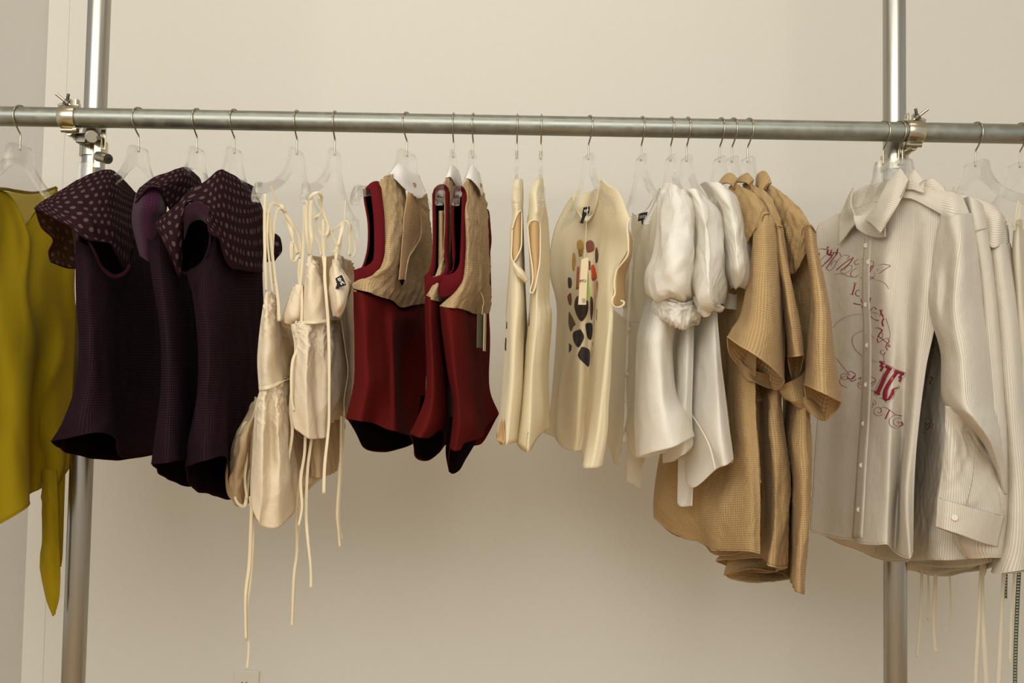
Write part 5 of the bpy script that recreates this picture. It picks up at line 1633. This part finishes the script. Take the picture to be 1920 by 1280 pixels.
# collar: stand behind, two points in front
_, Gcs = sheet('collar_stand', """
1594,386,4 1600,362,6 1618,350,6 1640,344,4 1664,338,0 1688,330,-5
1596,398,3 1606,384,7 1626,378,7 1650,372,4 1672,366,-1 1690,356,-6
1606,410,2 1618,408,5 1632,408,4 1650,402,1 1668,390,-3 1684,378,-7
1620,420,0 1630,420,2 1638,420,1 1650,418,-1 1662,408,-4 1676,396,-7""", M['stripe_x'], t, 50, 30)
_, Gcl = sheet('collar', """
1600,352,5 1592,366,6 1584,384,8 1577,398,9 1573,404,10
1596,380,3 1592,394,4 1588,406,7 1581,414,9 1574,420,10
1603,404,1 1600,410,3 1592,420,6 1583,430,8 1574,438,9.6
1607,416,0 1600,424,2 1592,434,5 1583,446,7 1573,458,9""", M['stripe_x'], t, 34, 30, solid=.0025); 
_, Gcr = sheet('collar', """
1664,342,-8 1676,328,-9 1688,316,-10 1696,326,-11.4 1704,338,-12.4
1652,366,-8.4 1666,356,-10 1680,350,-11.4 1690,354,-12 1697,356,-12.6
1640,390,-7 1654,386,-9.4 1668,382,-11.6 1678,384,-12.4 1687,378,-12.6
1630,402,-5 1642,404,-8 1654,406,-11 1662,410,-12.2 1670,406,-12.2
1622,412,-3.6 1632,418,-6 1640,426,-9 1646,432,-10.6 1651,437,-11""", M['stripe_x'], t, 40, 44, solid=.0025)
edge('collar_edge', Gcr, M['stripe_x'], t, .0009); edge('collar_edge', Gcl, M['stripe_x'], t, .0009)
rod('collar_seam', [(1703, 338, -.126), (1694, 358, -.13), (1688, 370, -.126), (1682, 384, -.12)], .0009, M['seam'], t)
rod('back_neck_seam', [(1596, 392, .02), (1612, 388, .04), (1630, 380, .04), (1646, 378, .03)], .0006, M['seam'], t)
# yoke over the shoulder and the near sleeve
_, Gy = sheet('yoke', """
1690,352,-10 1712,346,-11.6 1740,350,-13 1766,356,-14.6 1790,362,-16 1806,372,-16.6
1690,360,-10.2 1712,354,-12.2 1740,360,-14.2 1766,368,-16.4 1790,376,-18.4 1812,388,-17.8
1689,366,-10.4 1712,364,-12.6 1740,376,-15 1764,390,-17.4 1788,396,-20 1817,402,-18.6
1688,370,-10.6 1712,374,-12.8 1740,388,-15.2 1766,403,-17.8 1787,422,-20.4 1819,405,-18.8""", M['stripe_x'], t, 50, 26, wr=[(.0008, 14, 8, 105)])
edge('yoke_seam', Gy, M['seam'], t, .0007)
_, Gsl = tube('sleeve', """
1764,402,-18 1774,402,-21 1786,404,-23 1798,402,-23.6 1810,400,-22 1822,400,-18
1756,440,-18 1768,440,-21 1785,442,-25 1802,442,-26 1818,444,-23 1834,446,-17
1748,500,-18 1762,500,-21 1778,502,-23 1796,502,-27 1818,502,-25 1842,504,-17
1742,560,-18 1756,562,-22 1770,564,-23 1790,564,-28 1818,564,-26 1850,566,-17
1748,604,-18 1758,606,-22 1772,606,-25 1794,606,-29 1824,608,-27 1856,610,-17
1764,664,-18 1772,666,-24 1786,668,-28 1806,668,-31 1834,668,-28 1864,670,-17
1767,750,-18 1776,752,-26 1792,752,-31 1814,752,-33 1842,752,-29 1872,752,-17
1800,784,-18 1806,786,-27 1816,786,-32 1832,786,-34 1854,784,-29 1879,782,-17
1840,826,-18 1844,828,-25 1850,828,-30 1858,828,-32 1868,826,-28 1884,820,-17
1862,874,-18 1865,876,-22 1868,876,-25 1872,876,-26 1878,876,-23 1886,872,-17
1880,926,-18 1881,927,-20 1882,927,-21 1883,927,-21 1885,926,-20 1888,922,-17""",
    M['stripe'], t, 'R', T=.05, nu=90, nv=130, wr=[(.0018, 5, 1.6, 106, mid), (.0045, -18, 14, 107)], top=.2)
_, Gfa = tube('forearm', """
1772,760,-26 1786,764,-27 1802,780,-27 1822,800,-26 1838,818,-24
1772,800,-25 1786,806,-26 1806,816,-26 1828,826,-25 1848,838,-23
1768,860,-25 1784,866,-27 1806,870,-26 1834,872,-25 1866,876,-22
1762,910,-25 1782,916,-27 1812,922,-27 1846,924,-25 1878,922,-21
1758,934,-25 1780,941,-27 1812,950,-27 1848,960,-25 1882,968,-21""", M['stripe'], t, 'L', T=.05, nu=60, wr=[(.002, 9, 4, 108), (.001, 26, 10, 109)], top=.2)
_, Gcu = tube('cuff', """
1758,934,-26 1780,940,-28 1812,949,-28 1848,959,-26 1883,967,-21
1757,960,-26 1778,967,-28 1810,980,-28 1844,992,-26 1876,997,-21
1755,987,-26 1776,994,-28 1806,1004,-28 1838,1016,-26 1870,1025,-21""", M['stripe'], t, 'L', T=.05, nu=60, nv=30, top=0, solid=.002)
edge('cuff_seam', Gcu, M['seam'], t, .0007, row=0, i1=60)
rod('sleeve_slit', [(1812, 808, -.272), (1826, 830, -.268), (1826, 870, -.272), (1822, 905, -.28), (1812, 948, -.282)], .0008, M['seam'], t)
bvc = bvh_of([Gcu[:, :60]]); q = on(bvc, 1790, 970, .003) or P(1790, 970, -.29); dv = (Vector(CO) - q).normalized()
bm = bmesh.new(); cyl_bm(bm, q - dv * .001, q + dv * .0018, .0058, 26); bm_obj('cuff_button', bm, M['button'], t, smooth=True, bevel=.0006)

# red printed writing and flourishes, stroke by stroke
ST = [
    (4, [(1534, 468), (1536, 478)]), (1.5, [(1532, 468), (1540, 466), (1552, 468)]), (3.5, [(1553, 462), (1550, 466)]), (4.5, [(1553, 468), (1551, 474), (1556, 478), (1560, 477)]), (3, [(1559, 468), (1556, 478)]), (3, [(1571, 466), (1567, 478)]), (2, [(1557, 473), (1571, 473)]),
    (1, [(1537, 490), (1546, 480), (1556, 476), (1560, 482), (1552, 490), (1544, 492)]), (2.6, [(1564, 474), (1552, 488), (1539, 502)]), (2.6, [(1570, 474), (1558, 490), (1549, 503)]), (1, [(1549, 503), (1556, 507), (1564, 500), (1568, 490), (1562, 490), (1557, 498)]), (1, [(1566, 474), (1574, 474), (1576, 480)]),
    (1, [(1568, 492), (1574, 484), (1582, 478), (1592, 480), (1588, 486)]), (2.6, [(1596, 484), (1582, 494), (1568, 506)]), (2.8, [(1600, 482), (1592, 494), (1578, 506)]), (1, [(1578, 504), (1576, 510), (1584, 512), (1594, 506), (1598, 498), (1590, 498), (1582, 506)]),
    (1.4, [(1609, 486), (1602, 490), (1604, 496), (1610, 494)]), (1.4, [(1606, 502), (1597, 508), (1595, 516), (1602, 519), (1610, 515)]),
    (1.2, [(1615, 486), (1620, 484)]), (2, [(1622, 484), (1620, 488)]), (1.4, [(1616, 492), (1625, 490), (1634, 489), (1638, 494), (1630, 504), (1622, 508)]), (2.8, [(1639, 497), (1630, 510), (1620, 522)]), (2.8, [(1634, 498), (1626, 512), (1620, 523)]), (1, [(1612, 520), (1622, 520), (1632, 519), (1640, 524)]), (1.6, [(1641, 516), (1634, 522), (1628, 528)]), (1.4, [(1640, 522), (1632, 520), (1627, 524), (1628, 528)]),
    (1.3, [(1648, 497), (1656, 495), (1664, 496), (1670, 498)]), (2, [(1670, 498), (1660, 504), (1648, 513)]), (1.2, [(1646, 504), (1645, 508)]), (1.2, [(1638, 512), (1642, 513)]),
    (.9, [(1564, 516), (1570, 513), (1582, 514), (1592, 518), (1606, 519)]), (.9, [(1642, 524), (1654, 528), (1662, 534), (1666, 541)]),
    (3, [(1603, 532), (1601, 541), (1598, 551)]), (1.4, [(1600, 530), (1606, 531)]), (1.4, [(1594, 551), (1601, 552)]), (1.8, [(1612, 544), (1607, 544), (1604, 549), (1606, 554), (1612, 555)]),
    (3.4, [(1632, 558), (1630, 568)]), (2.8, [(1600, 568), (1607, 570), (1614, 571)]), (1.6, [(1614, 560), (1616, 568)]), (2.2, [(1620, 566), (1616, 574), (1619, 582)]), (2.6, [(1622, 574), (1618, 584)]), (1.6, [(1628, 572), (1626, 580), (1620, 590)]),
    (2.6, [(1644, 580), (1638, 576), (1632, 582), (1628, 592), (1624, 595)]), (1.8, [(1630, 588), (1638, 586), (1646, 588)]), (2, [(1632, 592), (1638, 598), (1648, 600)]), (3.6, [(1650, 580), (1653, 588), (1656, 594)]), (2, [(1650, 592), (1652, 584), (1655, 580)]), (4, [(1657, 596), (1654, 604), (1656, 611)]), (1.4, [(1640, 600), (1648, 602)]),
    (1.4, [(1640, 614), (1648, 616), (1655, 619), (1648, 614), (1644, 613)]), (4, [(1655, 618), (1650, 624), (1646, 632)]), (1.4, [(1652, 620), (1655, 628), (1652, 634), (1647, 630)]), (2.6, [(1645, 634), (1646, 642)]), (1.4, [(1648, 642), (1656, 636), (1664, 634), (1668, 640)]), (1.6, [(1650, 632), (1660, 640), (1670, 649)]),
    (1.8, [(1656, 656), (1651, 658), (1652, 663), (1658, 664), (1659, 660)]), (2, [(1660, 648), (1664, 656)]), (2, [(1668, 640), (1662, 646), (1668, 650)]),
    (.8, [(1562, 614), (1568, 606), (1578, 598), (1592, 592), (1606, 589), (1617, 589)]), (.8, [(1661, 596), (1666, 612), (1669, 628), (1666, 640)]),
    (.9, [(1619, 619), (1606, 624), (1598, 633), (1599, 646), (1606, 658), (1618, 668), (1630, 675), (1645, 678)]), (.9, [(1621, 620), (1630, 624), (1639, 634)]), (.8, [(1657, 666), (1657, 676)]), (.8, [(1567, 670), (1576, 682), (1586, 694), (1594, 704)]),
    (1, [(1588, 726), (1578, 722), (1574, 714), (1580, 706), (1590, 705), (1584, 712), (1576, 706), (1580, 700), (1592, 702)]), (1.4, [(1588, 698), (1596, 696), (1604, 702), (1600, 709), (1590, 710)]), (3.4, [(1602, 704), (1596, 710), (1588, 708)]), (2.6, [(1605, 710), (1600, 714), (1594, 713)]), (2, [(1608, 710), (1614, 707), (1612, 712)]),
    (1, [(1608, 718), (1616, 722), (1624, 726), (1614, 728), (1608, 722), (1612, 716), (1622, 720)]), (1.4, [(1621, 710), (1628, 706), (1638, 708), (1642, 714), (1636, 722), (1628, 726)]), (3, [(1640, 714), (1634, 718), (1630, 722)]), (1.4, [(1622, 724), (1630, 730), (1640, 733), (1648, 734)]),
    (1, [(1638, 750), (1641, 752), (1642, 757), (1638, 758), (1636, 753)]), (1, [(1637, 757), (1636, 764)]),
    (1, [(1656, 776), (1648, 779), (1640, 776), (1639, 768), (1646, 763), (1652, 768), (1650, 774), (1645, 772)]), (1.2, [(1653, 772), (1652, 765), (1658, 763), (1668, 768), (1678, 776), (1690, 780)]), (3.6, [(1668, 768), (1664, 776), (1660, 785)]),
    (1.2, [(1692, 779), (1680, 778), (1670, 782), (1667, 790), (1670, 798), (1678, 802), (1686, 803)]), (1.2, [(1690, 784), (1680, 784), (1675, 790), (1678, 797), (1686, 799), (1692, 795)]), (3.4, [(1690, 790), (1692, 796), (1686, 799)]), (1.4, [(1682, 790), (1686, 792), (1684, 795)]),
]
strokes('printed_writing', bv, ST, M['print_red'], t)
# the big blackletter capitals
for cap in ([(7, [(1649, 678), (1657, 681)]), (8, [(1655, 681), (1650, 687)]), (8, [(1656, 686), (1651, 695)])],
            [(9, [(1660, 686), (1672, 692)]), (13, [(1668, 690), (1660, 704), (1652, 722), (1644, 739)]), (5, [(1656, 708), (1661, 711)]), (6, [(1640, 734), (1650, 739)])],
            [(9, [(1677, 695), (1695, 701)]), (8, [(1692, 701), (1685, 708)]), (7, [(1690, 706), (1686, 715)]), (13, [(1681, 698), (1671, 712), (1661, 730), (1659, 744)]), (10, [(1657, 743), (1662, 749), (1668, 746), (1674, 735)]), (8, [(1673, 738), (1675, 730), (1684, 726)])]):
    strokes('printed_capital', bv, cap, M['print_red'], t)
SO = []
for poly in ([(1647, 676), (1659, 678), (1657, 685), (1655, 690), (1650, 697)], [(1659, 682), (1666, 685), (1675, 689), (1673, 697), (1665, 700), (1662, 708), (1656, 716), (1650, 734), (1644, 741), (1639, 735), (1648, 716), (1655, 703), (1657, 696)],
             [(1677, 691), (1685, 694), (1697, 699), (1694, 708), (1687, 718)], [(1685, 722), (1686, 728), (1679, 732), (1674, 746), (1664, 754), (1657, 749), (1650, 745)]):
    SO.append((.9, poly))
strokes('printed_outline', bv, SO, M['print_red'], t)

t = garment(1685, 'striped_shirt', 'middle ecru striped shirt, behind the front one, its lower sleeve folds and hem showing', 'shirt', SG)
_, Gm = tube('body', """
1700,420,8 1725,400,2 1752,380,-6 1785,370,-10 1812,390,-14
1705,600,8 1730,600,1 1760,600,-6 1790,600,-12 1830,600,-15
1700,740,8 1728,740,1 1752,740,-7 1780,742,-12 1840,745,-15
1690,860,8 1722,862,1 1748,862,-8 1776,866,-14 1850,870,-15
1660,960,10 1710,970,1 1745,972,-9 1780,975,-15 1860,980,-16
1640,1040,12 1700,1050,2 1742,1050,-10 1780,1050,-16 1850,1045,-16""", M['stripe'], t, 'R', T=.05, nu=110, wr=[(.003, 8, 1.2, 111, mid), (.0008, 30, 9, 112)], top=.2,
    back='1640,1042,12 1680,1062,16 1730,1074,14 1770,1074,6 1820,1062,-6 1850,1047,-16')
sheet('collar', """
1706,325,-11 1714,318,-12 1722,326,-13 1732,340,-14
1700,340,-11.4 1712,336,-13 1722,342,-14 1732,352,-15
1700,356,-11.6 1712,356,-13.4 1724,360,-14.6 1734,362,-15""", M['stripe_x'], t, 24, 18, solid=.0025)
rod('collar_seam', [(1737, 337, -.15), (1730, 340, -.15), (1724, 345, -.15)], .0009, M['seam'], t)
_, Gsl = tube('sleeve', """
1806,372,-14 1814,368,-16.6 1822,370,-17.6 1834,376,-17 1846,388,-14
1812,420,-14 1822,420,-18 1834,420,-19 1846,422,-18 1858,426,-14
1826,520,-14 1838,520,-19 1850,520,-20 1862,522,-19 1872,526,-14
1836,660,-14 1850,662,-20 1864,662,-21 1876,662,-20 1888,664,-14
1846,800,-14 1860,802,-21 1874,802,-22 1888,802,-20 1898,804,-14
1830,930,-15 1852,935,-21 1872,938,-22 1890,936,-20 1904,930,-14
1790,1000,-17 1822,1012,-21 1852,1022,-22 1880,1024,-20 1906,1016,-14
1809,1044,-17 1830,1047,-20 1856,1046,-21 1882,1045,-19 1904,1036,-14""", M['stripe'], t, 'R', T=.04, nu=60, nv=110, wr=[(.002, 8, 1.2, 113, mid)], top=.2)
rod('yoke_seam', [(1826, 437, -.192), (1832, 432, -.196), (1840, 430, -.192), (1850, 428, -.184)], .0007, M['seam'], t)
bv2 = bvh_of([Gm[:, :110]])
strokes('printed_writing', bv2, [(2.4, [(1744, 706), (1748, 708), (1746, 713), (1743, 716), (1745, 720)]), (1.4, [(1732, 786), (1740, 784), (1746, 788), (1740, 796), (1734, 792)]), (1.4, [(1734, 800), (1744, 792), (1750, 796), (1746, 802)]), (3, [(1744, 796), (1740, 804), (1734, 802)]), (1, [(1728, 810), (1738, 813)])], M['print_red'], t)

t = garment(1692, 'striped_shirt', 'rearmost ecru striped shirt, its shoulder and long sleeve reaching the right edge', 'shirt', SG)
_, Gm = tube('body', """
1735,420,10 1765,400,4 1800,385,-4 1840,385,-9 1866,392,-13
1745,600,10 1775,600,4 1810,600,-4 1850,600,-10 1880,600,-13
1735,800,10 1770,802,4 1810,804,-5 1850,804,-11 1890,800,-13
1700,960,12 1750,965,5 1800,968,-6 1850,968,-12 1895,960,-13
1690,1055,14 1740,1062,6 1790,1064,-6 1840,1058,-12 1900,1040,-13""", M['stripe'], t, 'R', T=.05, nu=90, wr=[(.003, 8, 1.2, 115, mid)], top=.2,
    back='1700,1058,14 1720,1072,18 1760,1080,16 1800,1076,8 1845,1066,-4 1900,1042,-13')
sheet('collar', """
1736,340,-12 1746,334,-12.6 1758,340,-13.4 1772,352,-14
1734,350,-12.6 1746,346,-13.6 1758,350,-14.4 1772,358,-15
1732,364,-12.6 1746,362,-13.6 1758,364,-14.4 1774,368,-15""", M['stripe_x'], t, 22, 16, solid=.0025)
_, Gsh = sheet('yoke', """
1786,362,-12 1812,366,-13 1836,374,-14 1856,380,-14.6 1868,388,-14 1876,400,-12
1800,380,-13 1826,390,-14.6 1842,396,-15.6 1860,398,-17 1876,402,-17 1884,412,-12
1812,404,-13 1832,414,-14.8 1848,420,-16 1862,424,-18 1878,426,-17.6 1890,432,-12
1824,430,-13 1838,440,-14.8 1850,448,-16 1860,464,-18 1876,460,-18 1893,456,-12.4""", M['stripe_x'], t, 50, 40, wr=[(.001, 16, 4, 116)])
edge('yoke_seam', Gsh, M['seam'], t, .0007)
_, Gsl = tube('sleeve', """
1848,452,-12 1858,458,-16.4 1870,460,-18 1882,456,-17 1894,456,-12
1852,520,-12 1864,522,-17 1878,524,-19 1892,522,-18 1908,520,-12
1860,640,-12 1874,642,-18 1890,644,-20 1906,644,-19 1922,640,-12
1868,780,-12 1884,782,-19 1900,784,-21 1918,784,-19 1934,780,-12
1874,920,-12 1892,924,-20 1912,926,-22 1932,924,-20 1950,920,-12
1866,1010,-12 1886,1018,-20 1910,1022,-22 1934,1020,-20 1956,1010,-12
1861,1070,-12 1864,1074,-18 1900,1070,-22 1930,1064,-20 1958,1056,-12""", M['stripe'], t, 'R', T=.05, nu=70, nv=110, wr=[(.0022, 8, 1.2, 117, mid)], top=.2)
edge('sleeve_hem', Gsl, M['stripe'], t, .0013)

# ivory satin slips at the far right ------------------------------------------------------------
RG = 'ivory ribbon slips at the right edge'
t = garment(1829, 'ivory_slip', 'ivory satin slip hidden behind the striped shirts, its thin ribbons hanging below them', 'slip', RG)
tube('body', """
1790,470,12 1805,480,6 1825,490,0 1845,490,-6 1860,480,-8
1775,640,13 1795,645,7 1818,650,0 1840,650,-6 1856,645,-9
1765,800,14 1790,805,7 1815,805,0 1840,805,-6 1860,800,-9
1750,950,15 1780,955,8 1812,955,0 1842,955,-6 1865,950,-9
1745,1030,15 1778,1035,8 1812,1035,0 1842,1035,-6 1868,1030,-9""", M['lace'], t, 'R', T=.04, wr=[(.003, 10, 1.5, 121, mid)], top=.3)
ribbon('shoulder_strap', '1788,350,12.6 1789,400,12.6 1792,475,12', 4, M['lace'], t)
for s_, w_ in [('1729,1045,12 1728,1100,12 1726,1150,12 1722,1205,12 1720,1230,12', 4.5), ('1738,1030,13 1741,1100,13 1740,1162,13', 3.2), ('1753,1040,12 1754,1100,12 1751,1150,12 1752,1195,12 1755,1223,12', 6),
               ('1779,1040,13 1782,1100,13 1784,1150,13 1783,1185,13', 2.4), ('1846,1040,-4 1842,1075,-4 1841,1110,-4 1843,1170,-4 1846,1220,-4 1851,1300,-4', 6.5), ('1842,1042,-4.6 1838,1090,-4.6 1836,1150,-4.6 1832,1220,-4.6 1828,1300,-4.6', 5)]:
    ribbon('tie', s_, w_ * 1.5, M['lace'], t, .15)
o, _ = sheet('tie_gather', """
1840,1030,-4 1847,1030,-4.4 1854,1030,-4
1838,1060,-4.2 1844,1062,-4.8 1851,1062,-4.2
1839,1078,-4.4 1843,1080,-4.8 1847,1078,-4.4""", M['lace'], t, 10, 12)

t = garment(1912, 'ivory_slip', 'ivory satin slip cut off by the right edge, its straps looped at shoulder height', 'slip', RG)
tube('body', """
1902,412,-13 1908,410,-15 1916,410,-14 1926,420,-8 1940,430,2
1898,480,-14 1908,482,-17 1918,482,-15 1932,484,-8 1950,486,2
1902,560,-14 1912,562,-17 1922,562,-15 1940,564,-8 1960,566,2
1910,700,-14 1920,702,-17 1934,702,-15 1950,704,-8 1974,706,2
1912,900,-14 1924,902,-17 1940,902,-15 1960,904,-8 1985,906,2
1904,1040,-14 1920,1042,-17 1940,1042,-15 1966,1042,-8 1990,1040,2""", M['lace'], t, 'L', T=.04, wr=[(.003, 10, 1.5, 122, mid)], top=.3)
ribbon('shoulder_strap', '1902,432,-16.4 1905,405,-16.4 1909,382,-16.2 1911,378,-16 1912,392,-16.2 1908,420,-16.6', 4.5, M['lace'], t)
ribbon('shoulder_strap', '1900,425,-17 1905,412,-17.4 1912,409,-17.4 1919,414,-17 1920,430,-16.6', 4, M['lace'], t)
ribbon('shoulder_strap', '1880,417,-16 1886,411,-16.4 1893,411,-16.6 1900,418,-16.8 1897,424,-16.6', 2.4, M['lace'], t)
ribbon('shoulder_strap', '1886,420,-16 1893,420,-16.4 1900,424,-16.8', 2.4, M['lace'], t)
for s_, w_ in [('1884,1060,-5 1880,1110,-5 1877,1180,-5 1874,1240,-5 1871,1300,-5', 6), ('1878,1062,-4.6 1882,1100,-4.6 1880,1160,-4.6', 2.2), ('1903,1055,-5 1900,1110,-5 1896,1150,-5 1895,1200,-5 1893,1238,-5', 3.6)]:
    ribbon('tie', s_, w_ * 1.4, M['lace'], t, .15)
rod('knot', [(1892, 1236, -.05), (1894, 1240, -.05), (1896, 1244, -.05)], [.001, .0028, .001], M['lace'], t)
# ladder-stitched tape: two thin edges with rungs
for (x0_, y0_, x1_, y1_, wpx_) in ((1911, 1066, 1903, 1290, 6.5), (1887, 1070, 1886, 1122, 3.4)):
    L_ = []
    n_ = int((y1_ - y0_) / 5.6)
    mo = []
    V, F = [], []
    for k in range(n_):
        f0, f1 = k / n_, (k + .72) / n_
        for f_ in (f0, f1):
            bend = 0
            x_ = x0_ + (x1_ - x0_) * (1 - (1 - f_) ** 1.6); y_ = y0_ + (y1_ - y0_) * f_
            for d_ in (-1, 1): V.append(P(x_ + d_ * wpx_ / 2, y_, .02)); V.append(P(x_ + d_ * wpx_ / 2, y_, .022))
        b = len(V) - 8
        F += [(b, b + 2, b + 6, b + 4), (b + 1, b + 5, b + 7, b + 3), (b, b + 4, b + 5, b + 1), (b + 2, b + 3, b + 7, b + 6), (b, b + 1, b + 3, b + 2), (b + 4, b + 6, b + 7, b + 5)]
    o = mesh_obj('ladder_tape', V, F, M['ladder'], t, smooth=False); o['label'] = 'dark green ladder tape'; o['kind'] = 'stuff'
    x2 = wpx_ / 2
    for d_ in (-1, 1):
        rod('tape_cord', [(x0_ + (x1_ - x0_) * (1 - (1 - f_) ** 1.6) + d_ * x2, y0_ + (y1_ - y0_) * f_, .021) for f_ in (0, .25, .5, .75, 1)], .0008, M['ladder'], t)
